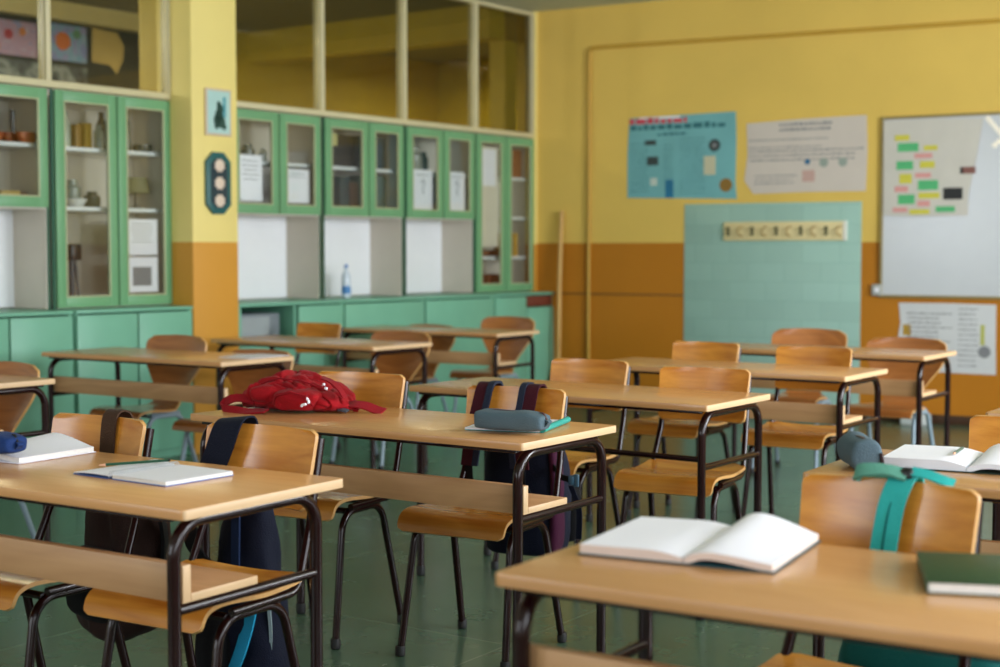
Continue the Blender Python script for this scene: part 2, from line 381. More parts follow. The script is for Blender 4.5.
def wall_cabinet(xl, xr, split, label, shelves=(1.9,), group='green glazed wall cabinets over white niches'):
    w = xr-xl; c = thing('wall_cabinet', label, 'cabinet', FL(xl, 0), LA, group)
    sp = split-xl; t = .02
    mb = MB()
    mb.box(0, t, .002, D, .95, 2.25, 0, 0); mb.box(w-t, w, .002, D, .95, 2.25, 0, 0)   # sides
    mb.box(t, w-t, .002, D, 1.54, 1.565); mb.box(t, w-t, .002, D, 2.228, 2.25); mb.box(t, w-t, D-.012, D, 1.56, 2.23)
    for x in (sp,): mb.box(x-.012, x+.012, .002, .03, 1.56, 2.23)
    mb.build('body', M['cabin'], c)
    for a, b in ((-.002, .014), (w-.014, w+.002)): MB().box(a, b, -.004, .004, .95, 2.25).build('gap_shade_strip', M['dark'], c)  # dark strips that paint the shaded gaps between units
    MB().box(t, w-t, D-.03, D-.012, .955, 1.54).build('niche_back', M['white_lam'], c)
    for z in shelves: MB().box(t, w-t, .05, D-.012, z-.012, z+.012, .002).build('shelf', M['white_lam'], c)
    door(c, 0.008, sp-.004, 1.545, 2.25); door(c, sp+.004, w-.008, 1.545, 2.25)
    return c
def tall_cabinet(xl, xr, split, label, shelves):
    w = xr-xl; c = thing('display_cabinet', label, 'cabinet', FL(xl, 0), LA, 'tall green glazed cabinets'); sp = split-xl; t = .02
    mb = MB(); mb.box(0, t, .002, D, .95, 2.25); mb.box(w-t, w, .002, D, .95, 2.25); mb.box(t, w-t, .002, D, .95, .975); mb.box(t, w-t, .002, D, 2.228, 2.25)
    mb.box(t, w-t, D-.012, D, .97, 2.23); mb.build('body', M['cabin'], c)
    for a, b in ((-.016, .004), (w-.004, w+.016)): MB().box(a, b, -.004, .004, .95, 2.25).build('gap_shade_strip', M['dark'], c)  # shade of the gaps beside the cabinet, put into dark strips
    for z in shelves: MB().box(t, w-t, .05, D-.012, z-.012, z+.012, .002).build('shelf', M['white_lam'], c)
    door(c, .004, sp-.002, .95, 2.25); door(c, sp+.002, w-.003, .95, 2.25)
    return c
wall_cabinet(-3.53, -2.645, -3.07, 'green wall cabinet beside the pillar with two papers taped inside its panes')
wall_cabinet(-2.62, -1.73, -2.14, 'green wall cabinet with dark contents and no papers on its panes')
wall_cabinet(-1.71, -.84, -1.255, 'green wall cabinet with papers in both panes next to the far tall cabinet')
tall_cabinet(-.83, 0, -.42, 'tall green glazed cabinet in the far corner of the room', (1.235, 1.57, 1.905))
tall_cabinet(-4.93, -4.03, -4.466, 'tall green glazed double cabinet left of the yellow pillar', (1.55, 1.91))
wall_cabinet(-5.86, -4.965, -5.41, 'green wall cabinet at the left edge of the photo holding wooden models', (1.915,))
# base units: run stands .22 proud of the upper cabinets
def base_unit(xl, xr, splits, label, openpart=None, drawer=False):
    w = xr-xl; c = thing('base_cabinet', label, 'cabinet', FL(xl, -.22), LA, 'sea green base cabinets'); t = .02; dp = .58
    mb = MB(); mb.box(0, t, .02, dp, .0, .925); mb.box(w-t, w, .02, dp, 0, .925); mb.box(t, w-t, dp-.02, dp, .05, .92); mb.box(t, w-t, .02, dp-.02, .05, .08); mb.box(t, w-t, .05, .07, 0, .05)
    if openpart: a, b, z = openpart; mb.box(a-.02, a, .02, dp-.02, .08, .92); mb.box(b, b+.02, .02, dp-.02, .08, .92); mb.box(a, b, .02, dp-.02, z-.02, z)
    mb.build('body', M['teal'], c)
    xs = [0]+[s-xl for s in splits]+[w]
    for a, b in zip(xs, xs[1:]):
        z1 = .915
        if openpart and abs(a-openpart[0]) < .06: z1 = openpart[2]
        if drawer and b == w: z1 = .82
        mb = MB(); mb.box(a+.006, b-.006, 0, .02, .06, z1, .003); mb.box(a+.006, b-.006, -.002, .0, .40, .404)
        d = mb.build('door', M['teal'], c)
    MB().box(0, w, .0, dp, .925, .945, .002).build('worktop', M['teal'], c)
    return c
base_unit(-3.655, -2.64, [-3.1], 'sea green base cabinet beside the pillar with an open compartment', (.04, .53, .66))
base_unit(-2.63, -1.735, [], 'sea green base cabinet under the niche with the water bottle')
base_unit(-1.725, -.85, [], 'sea green base cabinet under the niche nearest the tall corner cabinet')
base_unit(-.84, .0, [-.40], 'sea green base cabinet in the far corner with an open drawer slot', None, True)
base_unit(-4.945, -4.05, [-4.487], 'sea green base cabinet under the tall double cabinet left of the pillar')
base_unit(-5.86, -4.965, [-5.40], 'sea green base cabinet at the left edge of the photo')
sl = MB().box(-.375, -.01, -.215, -.19, .83, .915, .003).build('storage_box', mat('brown box', (110, 52, 34), .6)); place(sl, FL(0, .01), LA)
tag(sl, 'brown box in the open slot at the corner end of the base cabinets', 'box')

# papers behind panes and things in the cabinets
def sheet_paper(x, z0, w, h, label, lines=0, y=.006, pic=False, group='papers taped inside the cabinet panes'):
    mb = MB(); mb.box(-w/2, w/2, -.001, .0, 0, h)
    o = mb.build('paper_notice', M['paper']); place(o, FL(x, y, z0), LA); tag(o, label, 'paper', group)
    p = MB()
    for k in range(lines):
        z = h*(.86-.1*k); ww = w*(.36-.12*rnd.random()); p.box(-ww, ww, -.0016, -.0011, z, z+h*.018)
    if pic: p.box(-w*.3, w*.3, -.0016, -.0011, h*.18, h*.72)
    if lines or pic: p.build('printing', M['print'], o)
    return o
sheet_paper(-3.325, 1.635, .225, .31, 'white printed sheet in the pane nearest the pillar', 5)
sheet_paper(-2.87, 1.632, .235, .235, 'white sheet with one line of print, second pane right of the pillar', 2)
sheet_paper(-1.485, 1.615, .235, .31, 'white sheet with dark symbol in the fifth pane right of the pillar', 1, pic=False)
sheet_paper(-1.055, 1.615, .205, .31, 'white sheet with dark symbol in the last short pane before the tall cabinet', 1)
sheet_paper(-4.265, 1.268, .25, .225, 'upper of two printed sheets in the tall cabinet left of the pillar', 6)
sheet_paper(-4.265, 1.035, .25, .22, 'lower of two sheets showing a grey picture left of the pillar', 0, pic=True)
for x in (-1.485, -1.055):
    s = MB(); s.tube([(-.02, -.002, .2), (.0, -.002, .24), (.025, -.002, .2), (.0, -.002, .16), (.01, -.002, .12)], .004, 6)
    so = s.build('printing', M['print']); so.parent = [o for o in C.objects if o.name.startswith('paper_notice') and (o.location-FL(x, .006, 1.615)).length < .01][0]
o = MB().box(-.12, .12, -.001, 0, 0, .82).box(-.1, .09, -.0015, -.001, .5, .8, 0, 1).build('paper_chart', [mat('cream chart paper', (222, 212, 196), .6), M['paper']]); place(o, FL(-.62, .006, 1.33), LA); tag(o, 'long cream chart behind the left pane of the far tall cabinet', 'paper')
def jar(x, y, z, r, h, col, label, name='glass_jar', cat='jar', prof=None, rough=.25, group='glassware on the cabinet shelves'):
    p = prof or [(r*.9, 0), (r, .01), (r, h*.7), (r*.6, h*.82), (r*.6, h)]
    o = MB().lathe(p).build(name, mat(name+' '+str(col), col, rough)); place(o, FL(x, y, z), LA); tag(o, label, cat, group); return o
def bx(x, y, z, w, d, h, col, label, name, cat, group=None):
    o = MB().box(-w/2, w/2, -d/2, d/2, 0, h, .003).build(name, mat(name+' '+str(col), col, .5)); place(o, FL(x, y, z), LA); tag(o, label, cat, group); return o
bx(-4.54, .2, 1.923, .05, .08, .16, (190, 150, 50), 'gold box on the top shelf left of the pillar', 'small_box', 'box')
bx(-4.60, .22, 1.923, .045, .08, .15, (150, 110, 40), 'brownish gold box beside the brighter gold box', 'small_box', 'box')
jar(-4.48, .14, 1.923, .03, .15, (150, 160, 150), 'grey glass jar right of the gold boxes')
jar(-4.68, .22, 1.923, .04, .22, (170, 178, 160), 'tall pale jar at the left of the top shelf with gold boxes')
jar(-4.41, .2, 1.923, .03, .24, (60, 64, 60), 'dark bottle at the right end of the shelf with gold boxes', 'bottle', 'bottle')
jar(-4.66, .14, 1.563, .07, .05, (226, 226, 222), 'white bowl on the middle shelf of the tall left cabinet', 'bowl', 'bowl', [(.03, 0), (.05, .015), (.07, .05), (.066, .05)])
jar(-4.49, .2, 1.563, .05, .10, (70, 78, 74), 'dark jar beside the white bowl')
jar(-4.60, .25, 1.563, .05, .17, (140, 148, 138), 'grey jar behind and left of the white bowl')
jar(-4.20, .22, 1.923, .025, .27, (70, 78, 66), 'slim dark bottle on the top shelf nearest the pillar', 'bottle', 'bottle')
jar(-4.11, .17, 1.923, .06, .05, (70, 74, 66), 'low dark dish on the top shelf nearest the pillar', 'dish', 'dish', [(.05, 0), (.06, .02), (.06, .05), (.02, .05)])
def stand(x, y, z, h, label):
    t = thing('laboratory_stand', label, 'stand', FL(x, y, z), LA)
    MB().box(-.10, .12, -.08, .08, 0, .04, .006).build('base', M['black'], t)
    MB().tube([(-.07, 0, .02), (-.07, 0, h)], .018).tube([(-.02, 0, .03), (-.05, 0, h*.9)], .008).build('rod', mat('dark steel', (52, 58, 66), .4), t)
    MB().box(-.10, -.02, -.04, .04, h*.72, h, .01).build('clamp', M['black'], t)
stand(-4.63, .14, .977, .36, 'grey laboratory stand at the bottom of the tall left cabinet')
t = thing('desk_lamp', 'olive shaded lamp on the middle shelf nearest the pillar', 'lamp', FL(-4.15, .2, 1.563), LA)
MB().lathe([(.045, 0), (.045, .01), (.008, .016), (.008, .13)]).build('base', M['black'], t)
MB().lathe([(.1, .10), (.075, .2), (.07, .2), (.095, .10)]).build('shade', mat('olive shade', (120, 118, 84), .6), t)
# wooden ship models and box in far left cabinet
for i, (x, h) in enumerate([(-5.20, .2), (-5.06, .17), (-5.035, .06)]):
    t = thing('wooden_model', ['wooden model with tall dark mast, left on the upper shelf', 'wooden model with dark mast beside the cabinet edge', 'low dark wooden model at the right end of the shelf'][i], 'model', FL(x, .2 if i < 2 else .1, 1.927), LA, 'wooden models in the left cabinet')
    MB().loft([(0, 0, 0, .04, .025), (0, 0, .03, .065, .035), (0, 0, .065, .07, .038)], 16, 8).build('hull', mat('reddish wood', (168, 84, 40), .5), t)
    if h > .1: MB().tube([(0, 0, .05), (0, 0, h+.03)], .016, 8).build('mast', M['metal'], t)
bx(-5.15, .15, 1.577, .13, .1, .07, (196, 164, 92), 'small tan box on the lower shelf of the left edge cabinet', 'small_box', 'box')
bx(-5.04, .17, 1.577, .05, .09, .06, (128, 50, 52), 'dark red box beside the small tan box', 'small_box', 'box')
# short cabinet contents
jar(-3.16, .2, 1.912, .05, .12, (90, 96, 88), 'dark jar with white label beside the pillar', 'glass_jar'); jar(-3.09, .12, 1.912, .03, .09, (226, 226, 220), 'white pot on the shelf beside the pillar', 'pot', 'pot')
bx(-2.33, .22, 1.912, .36, .2, .24, (44, 38, 36), 'dark storage case on the upper shelf in the third pane', 'storage_case', 'box')
bx(-2.43, .06, 2.06, .06, .01, .09, (196, 188, 130), 'cream tag in the upper corner of the third pane', 'paper_tag', 'paper')
bx(-2.25, .22, 1.566, .10, .2, .28, (66, 74, 74), 'dark binder standing on the lower shelf of the third pane', 'binder', 'binder')
bx(-2.14, .22, 1.566, .08, .2, .24, (142, 104, 84), 'reddish brown binder beside the dark binder', 'binder', 'binder')
bx(-1.91, .2, 1.912, .32, .1, .25, (66, 84, 88), 'slate blue box filling the upper fourth pane', 'storage_case', 'box')
bx(-1.91, .2, 1.566, .32, .1, .3, (92, 112, 104), 'grey green box filling the lower fourth pane', 'storage_case', 'box')
jar(-1.35, .2, 1.912, .06, .2, (150, 148, 132), 'pale jar above the symbol sheet in the fifth pane'); jar(-1.24, .2, 1.912, .04, .17, (70, 78, 70), 'dark jar above the symbol sheet in the fifth pane')
bx(-.18, .2, 1.917, .3, .2, .24, (150, 88, 50), 'orange brown box on the top shelf of the corner cabinet', 'storage_case', 'box')
bx(-.11, .2, 1.247, .05, .2, .2, (206, 158, 70), 'yellow folder standing in the corner cabinet', 'folder', 'folder')
bx(-.36, .2, .977, .26, .2, .12, (136, 74, 44), 'brown box at the bottom of the corner cabinet', 'storage_case', 'box')
o = MB().loft([(0, 0, 0, .14, .09), (0, 0, .03, .15, .1), (0, 0, .05, .12, .08)], 20, 8, fold=.01).build('folded_cloth', mat('brown cloth', (140, 84, 50), .8)); place(o, FL(-.34, .2, 1.25), LA); tag(o, 'folded brown cloth on the lowest shelf of the corner cabinet', 'cloth')
o = MB().loft([(0, 0, 0, .04, .04), (.01, 0, .1, .07, .06), (0, 0, .2, .02, .02)], 16, 12, fold=.02).build('small_plant', mat('dark leaf green', (36, 66, 44), .7)); place(o, FL(-.62, .1, 1.585), LA); tag(o, 'small dark green plant behind the left pane of the corner cabinet', 'plant')
t = thing('water_bottle', 'clear water bottle with blue label standing in the white niche', 'bottle', FL(-2.245, .12, .946), LA)
MB().lathe([(.03, 0), (.034, .01), (.034, .14), (.03, .17), (.012, .21), (.012, .225)]).build('bottle_body', mat('pale bottle plastic', (206, 218, 230), .15), t)
MB().lathe([(.035, .03), (.0352, .031), (.0352, .085), (.035, .086)]).build('bottle_label', mat('blue label', (70, 130, 190), .5), t)
MB().lathe([(.014, .222), (.014, .245), (.012, .247)]).build('cap', mat('blue cap', (60, 120, 190), .4), t)
o = MB().box(-.2, .2, -.2, .2, 0, .21, .01).box(-.17, .1, -.203, -.2, .02, .19, 0, 1).build('plastic_crate', [mat('grey plastic', (120, 128, 134), .5), mat('grey front', (150, 158, 160), .5)]); place(o, FL(-3.4, .06, .661), LA); tag(o, 'grey crate in the open compartment beside the pillar', 'crate')

# pictures on the pillar
t = thing('framed_picture', 'small framed print of a dark cactus on light blue hung on the pillar', 'picture', FL(-3.83, -.226, 2.03), LA)
MB().box(-.11, .11, -.012, 0, 0, .3, .003).build('frame', mat('pale pink frame', (206, 186, 160), .5), t)
p = MB().box(-.095, .095, -.0135, -.012, .015, .285).build('picture_ground', mat('pale blue print', (172, 206, 200), .5), t)
g = MB()
for dx, dz, r in [(0, .13, .035), (.01, .17, .03), (-.015, .10, .032), (.02, .09, .035), (0, .2, .018), (-.02, .065, .02), (.045, .06, .018)]:
    g.prism([(dx+r*math.cos(k*PI/6), dz+r*1.2*math.sin(k*PI/6)) for k in range(12)], -.0145, -.0136, axis='y')
g.build('cactus_motif', mat('dark green ink', (40, 78, 66), .6), t); MB().box(.035, .06, -.0142, -.0136, .12, .25).build('blue_motif', mat('blue ink', (76, 150, 160), .6), t)
t = thing('wall_plaque', 'dark teal octagonal plaque with three pale round rosettes on the pillar', 'wall decoration', FL(-3.84, -.226, 1.53), LA)
oc = lambda a, b, c: [(-a+c, 0+b), (a-c, 0+b), (a, c+b), (a, .395-c-b), (a-c, .395-b), (-a+c, .395-b), (-a, .395-c-b), (-a, c+b)]
MB().prism(oc(.105, 0, .06), -.02, 0, axis='y', bev=.003).build('board', mat('dark teal paint', (34, 92, 92), .4), t)
MB().prism(oc(.07, .04, .04), -.0225, -.0195, axis='y').build('inner_panel', mat('navy teal', (20, 48, 58), .4), t)
for z in (.085, .197, .31):
    mb = MB(); pts = [((.036+.010*(k % 2))*math.cos(k*PI/8), z+(.036+.010*(k % 2))*math.sin(k*PI/8)) for k in range(16)]
    mb.prism(pts, -.03, -.0225, axis='y', bev=.002); mb.build('rosette', mat('pale pink ceramic', (222, 202, 182), .4), t)

# corridor pinboard with pictures, seen through the left partition window
o = onL(MB().box(-5.2, -1.82, 2.86, 2.9, 2.55, 3.175), 'display_board', mat('black board', (30, 30, 34), .6), False); tag(o, 'long black display board high on the corridor wall behind the glass', 'display board')
onL(MB().box(-5.6, -1.7, 2.78, 2.9, 3.185, 3.33), 'trim_6', mat('cream lintel', (228, 210, 160), .6))
def spots(name, ground, cols, scale=9):
    m, nt, b = base_mat(name); N = nt.nodes; L = nt.links; tc = N.new('ShaderNodeTexCoord')
    v = N.new('ShaderNodeTexNoise'); v.inputs['Scale'].default_value = scale; v.inputs['Detail'].default_value = 2; L.new(tc.outputs['Object'], v.inputs['Vector'])
    r = N.new('ShaderNodeValToRGB'); r.color_ramp.elements[0].color = lin(ground); r.color_ramp.elements[0].position = .35
    r.color_ramp.elements[1].color = lin(cols[-1]); r.color_ramp.elements[1].position = .75
    for i, c in enumerate(cols[:-1]): e = r.color_ramp.elements.new(.45+.1*i); e.color = lin(c)
    L.new(v.outputs['Fac'], r.inputs['Fac']); L.new(r.outputs[0], b.inputs['Base Color']); b.inputs['Roughness'].default_value = .5; return m
pb = spots('mottled blue violet paint', (120, 140, 215), [(160, 150, 225), (110, 170, 220), (190, 180, 235)], 14)
pp = spots('mottled rose blue paint', (130, 145, 210), [(190, 150, 190), (170, 140, 190), (200, 190, 225)], 14)
def blob(x, z, r, y=-.003, w=1):
    return [(x+r*w*(1+.15*math.sin(3*k))*math.cos(k*PI/8), z+r*math.sin(k*PI/8)) for k in range(16)]
def cpic(x0, x1, z0, z1, m, label, bl=()):
    o = MB().box(x0, x1, -.003, 0, z0, z1).build('painting', m); place(o, FL(0, 2.858, 0), LA); tag(o, label, 'painting', 'children paintings in the corridor')
    for bx_, bz, r, c in bl: MB().prism(blob(bx_, bz, r), -.006, -.003, axis='y').build('painted_spot', mat('spot %s' % (c,), c, .6), o)
cpic(-3.5, -2.93, 2.855, 3.13, pp, 'blue painting with red and pink shapes on the corridor board', [(-3.07, 3.05, .035, (200, 120, 70)), (-3.2, 3.02, .04, (170, 40, 70)), (-3.35, 2.92, .07, (190, 120, 130))])
cpic(-2.81, -2.44, 2.86, 3.155, pb, 'blue painting with a large orange spot on the corridor board', [(-2.68, 3.02, .075, (214, 112, 52)), (-2.54, 3.09, .04, (100, 150, 130))])
ph = spots('grey photo', (40, 44, 56), [(80, 88, 104), (150, 158, 170), (60, 66, 80)], 7)
cpic(-3.5, -2.44, 2.60, 2.82, ph, 'strip of dark blue grey photographs below the paintings')
o = MB().prism([(-2.39, 2.88), (-2.2, 2.87), (-2.13, 2.8), (-2.06, 2.93), (-2.05, 3.05), (-2.12, 3.15), (-2.38, 3.165)], -.004, 0, axis='y').build('tan_paper', mat('tan paper', (206, 178, 116), .7)); place(o, FL(0, 2.856, 0), LA); tag(o, 'irregular tan paper pinned to the dark corridor board', 'paper')

# ------------------------------------------------------------------ back wall items
mb = MB(); mb.tube([(.545, -.02, .0), (.545, -.02, 2.985), (4.6, -.02, 2.95)], .014, 10, .05)
o = onB(mb, 'wall_pipe', M['pipe'], False); tag(o, 'thin yellow pipe rising up the back wall and running across it', 'pipe')
def poster(name, pts, m, label, cat='poster', y=-.004):
    o = MB().prism(pts, y, y+.003, axis='y').build(name, m); place(o, FB(0, 0), LB); return tag(o, label, cat)
def rows(parent, x0, x1, z0, z1, n, m, name='printed_text', h=.008, gap=.03, fill=.9):
    mb = MB(); dz = (z1-z0)/max(1, n-1) if n > 1 else 0
    for k in range(n):
        z = z1-k*dz; x = x0
        while x < x0+(x1-x0)*(fill if k % 3 else 1):
            w = gap*(.5+rnd.random()); mb.box(x, min(x+w, x1), -.0056, -.0042, z, z+h*(.7+.5*rnd.random())); x += w+gap*.25
    o = mb.build(name, m, parent); o['kind'] = 'stuff'; return o
def disc(parent, x, z, r, m, name, y=-.0058, yb=-.0042, n=20):
    return MB().prism([(x+r*math.cos(2*PI*k/n), z+r*math.sin(2*PI*k/n)) for k in range(n)], y, yb, axis='y').build(name, m, parent)
def rect(parent, x0, x1, z0, z1, m, name, y=-.0056):
    return MB().box(x0, x1, y, -.0042, z0, z1).build(name, m, parent)
ink = mat('dark ink', (52, 62, 62), .7); inkl = mat('soft blue grey ink', (78, 128, 134), .7); red = mat('red ink', (200, 60, 80), .6)
o = poster('blue_poster', [(.893, 1.732), (1.6, 1.715), (1.853, 1.707), (1.84, 1.85), (1.846, 2.2), (1.838, 2.402), (1.4, 2.395), (.91, 2.385), (.893, 2.1)], mat('light blue poster', (112, 172, 176), .6, var=.12, scale=3), 'light blue poster with red and dark title on the back wall')
rect(o, 1.0, 1.36, 2.372, 2.388, M['paper'], 'pale_strip'); rows(o, .91, 1.42, 2.335, 2.335, 1, red, 'red_title', .042, .06); ttl = mat('petrol title ink', (40, 104, 112), .6)
rows(o, .92, 1.75, 2.285, 2.285, 1, ttl, 'dark_title', .04, .06); rows(o, 1.16, 1.42, 2.235, 2.235, 1, ttl, 'subtitle', .02, .04)
rows(o, .92, 1.08, 1.78, 2.17, 14, inkl, 'text_column', .008); rows(o, 1.22, 1.3, 1.8, 2.15, 12, inkl, 'text_column', .008); rows(o, 1.36, 1.58, 1.76, 2.2, 15, inkl, 'text_column', .008)
for x, z, w, h, m in [(1.10, 2.18, .05, .02, ink), (1.12, 2.03, .05, .035, ink), (1.27, 1.80, .035, .075, mat('deep blue', (24, 110, 150), .5)), (1.62, 1.98, .05, .075, mat('cream print', (196, 190, 160), .6)), (1.13, 1.86, .03, .03, mat('pale print', (190, 200, 190), .6))]:
    rect(o, x-w, x+w, z-h, z+h, m, 'printed_picture')
disc(o, 1.66, 2.14, .05, ink, 'round_emblem'); disc(o, 1.66, 2.14, .02, M['print'], 'emblem_center', -.0066); disc(o, 1.76, 1.82, .055, mat('ochre emblem', (140, 104, 40), .6), 'round_emblem')
cwp = mat('aged white paper', (206, 194, 184), .7, var=.05, scale=4)
o = poster('white_poster', [(1.99, 1.745), (2.4, 1.752), (2.89, 1.75), (2.90, 2.05), (2.89, 2.325), (2.4, 2.318), (1.93, 2.30), (1.94, 2.05), (1.915, 1.85)], cwp, 'creased white handwritten poster between blue poster and whiteboard')
rows(o, 2.2, 2.62, 2.23, 2.27, 2, M['print'], 'title', .018); rows(o, 1.95, 2.6, 2.1, 2.16, 2, M['print']); rows(o, 1.95, 2.87, 2.0, 2.07, 3, M['print'], 'text_lines', .01); rows(o, 2.0, 2.35, 1.82, 1.88, 3, M['print'], 'text_lines', .008)
disc(o, 2.43, 1.985, .022, mat('blue dot', (30, 100, 140), .5), 'blue_dot')
for x in (2.56, 2.71): disc(o, x, 1.975, .035, mat('grey green print', (150, 160, 150), .6), 'round_drawing')
rect(o, 2.39, 2.49, 1.83, 1.92, mat('pale pink print', (196, 160, 150), .6), 'pink_drawing')
# whiteboard
t = thing('whiteboard', 'large whiteboard on the back wall with note covered sheet', 'whiteboard', FB(3.01, 0, .94), LB)
W, H = 2.4, 1.362
MB().box(.02, W-.02, -.022, -.004, .02, H-.02).build('writing_surface', M['wbsurf'], t)
mb = MB(); mb.box(0, .022, -.028, 0, 0, H, .003); mb.box(W-.022, W, -.028, 0, 0, H, .003); mb.box(.022, W-.022, -.028, 0, 0, .022, .003); mb.box(.022, W-.022, -.028, 0, H-.022, H, .003)
mb.build('frame', mat('dull brass frame', (150, 132, 86), .4), t)
o = MB().prism([(3.035, 1.56), (3.3, 1.55), (3.66, 1.555), (3.66, 1.7), (3.71, 1.95), (3.76, 2.26), (3.4, 2.27), (3.03, 2.272)], -.0275, -.0225, axis='y').build('planning_sheet', mat('translucent sheet', (200, 194, 184), .35, var=.05)); place(o, FB(0, -.006), LB); tag(o, 'off white sheet dotted with coloured notes taped to the whiteboard', 'paper')
o.parent = None
cols = {'y': mat('yellow note', (206, 196, 70), .6), 'g': mat('green note', (84, 178, 116), .6), 'p': mat('pink note', (214, 150, 146), .6), 'k': M['black']}
cn = {'y': 'yellow', 'g': 'green', 'p': 'pink', 'k': 'black'}
notes = [('y', 52, 160, 14, 6), ('g', 58, 199, 20, 9), ('y', 80, 204, 13, 5), ('p', 73, 235, 17, 5), ('g', 55, 272, 16, 9), ('y', 77, 271, 14, 7), ('y', 56, 326, 12, 10), ('p', 73, 314, 15, 5),
         ('g', 78, 354, 19, 10), ('p', 52, 368, 13, 6), ('y', 79, 396, 20, 6), ('g', 57, 410, 16, 10), ('p', 74, 428, 12, 6), ('p', 51, 452, 14, 5), ('y', 70, 461, 19, 5), ('g', 95, 452, 18, 6), ('k', 102, 390, 18, 12)]
for i, (c, px, pz, w, h) in enumerate(notes):
    X = 3.033+(px-34)*.0076
    Z = 2.272-(pz-88)*.00184
    o = MB().box(-w*.0039, w*.0039, -.001, .0, -h*.0036, h*.0036).build('sticky_note', cols[c]); place(o, FB(X, -.0345, Z), LB)
    tag(o, '%s note on the whiteboard sheet, %s' % (cn[c], ['topmost of the left column', 'large, below the topmost yellow note', 'second column, highest of all there', 'below the highest note of the second column', 'large, left column, second green one down', 'middle column, beside the second green note', 'squarish, left column under two green notes', 'middle column, under the squarish yellow one level', 'large, in the centre of the sheet', 'left column, below the squarish yellow note', 'wide, just under the central green note', 'large, lowest green one of the left column', 'short, below the wide yellow note', 'lowest of the left column', 'wide, at the bottom edge of the sheet', 'at the bottom edge towards the right', 'large dark rectangle right of the others'][i]), 'sticky note', 'sticky notes on the whiteboard sheet')
o = MB().box(0, .11, -.002, 0, 0, .05).box(0, .02, -.0025, -.002, 0, .05, 0, 1).build('photo_strip', [mat('brown print', (130, 84, 76), .6), M['black']]); place(o, FB(3.60, -.0345, 1.86), LB); tag(o, 'small dark brown picture at the right of the whiteboard sheet', 'picture')
for i, (a, b) in enumerate([((3.78, 2.27), (3.92, 2.10)), ((3.88, 2.1), (3.83, 2.05))]):
    d = Vector((b[0]-a[0], 0, b[1]-a[1])); n = Vector((-d.z, 0, d.x)).normalized()*.018
    o = MB().prism([(a[0]-n.x, a[1]-n.z), (b[0]-n.x, b[1]-n.z), (b[0]+n.x, b[1]+n.z), (a[0]+n.x, a[1]+n.z)], -.0245, -.0225, axis='y').build('adhesive_tape', mat('glint white tape', (250, 238, 222), .2)); place(o, FB(0, -.001), LB)  # near-white colour paints the glint onto the tape
    tag(o, ['long shiny strip of tape near the top of the whiteboard', 'short scrap of tape on the whiteboard under the long strip'][i], 'tape')
# coat rail
t = thing('coat_rail', 'cream wall rail with a row of dark hooks on the tiled panel', 'coat rack', FB(1.754, -.007, 1.375), LB)
MB().box(0, .995, -.022, 0, 0, .148, .003).build('board', mat('cream board', (222, 204, 152), .5), t)
MB().box(.97, 1.0, -.024, -.001, -.002, .15, .003).build('end_plate', mat('white plate', (228, 226, 214), .4), t)
for k in range(10):
    x = .04+k*.1; mb = MB()
    if k % 2 == 0:
        mb.box(x-.012, x+.012, -.026, -.022, .04, .11, .002); mb.tube([(x, -.026, .095), (x, -.055, .08), (x, -.06, .105)], .006, 8, .01); mb.tube([(x, -.026, .06), (x, -.045, .045), (x, -.05, .06)], .006, 8, .008)
        mb.build('hook', mat('bronze hook', (92, 90, 60), .4, metal=.3), t)
    else:
        mb.tube([(x+.02, -.024, .11), (x-.005, -.045, .1), (x-.014, -.05, .075), (x-.005, -.045, .045), (x+.02, -.024, .035)], .005, 8, .02)
        mb.build('hook', mat('brass hook', (170, 136, 80), .4, metal=.3), t)
# leaning pole, socket, low poster, ledge strips
t = thing('wooden_pole', 'pale wooden pole leaning upright in the far corner', 'pole', FB(.31, -.13, 0), LB)
MB().tube([(0, 0, 0), (.01, 0, .6), (-.01, .05, 1.1), (-.015, .095, 1.63)], .019, 10, .3).build('shaft', wood('pale stick', (186, 138, 70), (208, 166, 96), .5, 'z'), t)
MB().lathe([(.06, 0), (.07, .03), (.065, .1), (.04, .24), (.022, .3)]).build('brush_head', mat('dark bristles', (34, 28, 30), .9), t)
t = thing('wall_socket', 'small grey switch box beside the whiteboard corner', 'socket', FB(2.955, 0, .955), LB)
MB().box(0, .075, -.035, 0, 0, .085, .006).build('housing', mat('grey plastic box', (168, 170, 166), .5), t); MB().box(.02, .055, -.039, -.035, .025, .06, .002).build('button', M['paper'], t)
o = poster('white_poster', [(3.16, .39), (3.875, .384), (3.87, .6), (3.868, .90), (3.5, .905), (3.156, .902), (3.17, .75), (3.15, .62)], mat('white printed sheet', (206, 206, 208), .6), 'white printed poster low on the brown wall under the whiteboard')
rows(o, 3.22, 3.55, .44, .82, 12, M['print'], 'text_column', .01, .03, .7); rows(o, 3.6, 3.74, .44, .86, 12, M['print'], 'text_column', .008, .03)
disc(o, 3.79, .55, .045, M['print'], 'round_drawing'); rect(o, 3.76, 3.79, .6, .75, mat('yellow green print', (180, 180, 90), .6), 'printed_picture'); rect(o, 3.19, 3.25, .66, .74, mat('ochre print', (180, 140, 40), .6), 'printed_picture')
o = onB(MB().box(.0, 1.4, -.008, 0, .925, .94, .002), 'trim_5', mat('brown strip', (120, 78, 20), .5))
o = MB().box(-.09, .11, -.08, .05, 0, .08, .01).build('white_box', mat('white plastic', (200, 206, 206), .5)); place(o, FB(3.32, -.12, .0), LB); tag(o, 'small white box on the floor against the back wall', 'box')

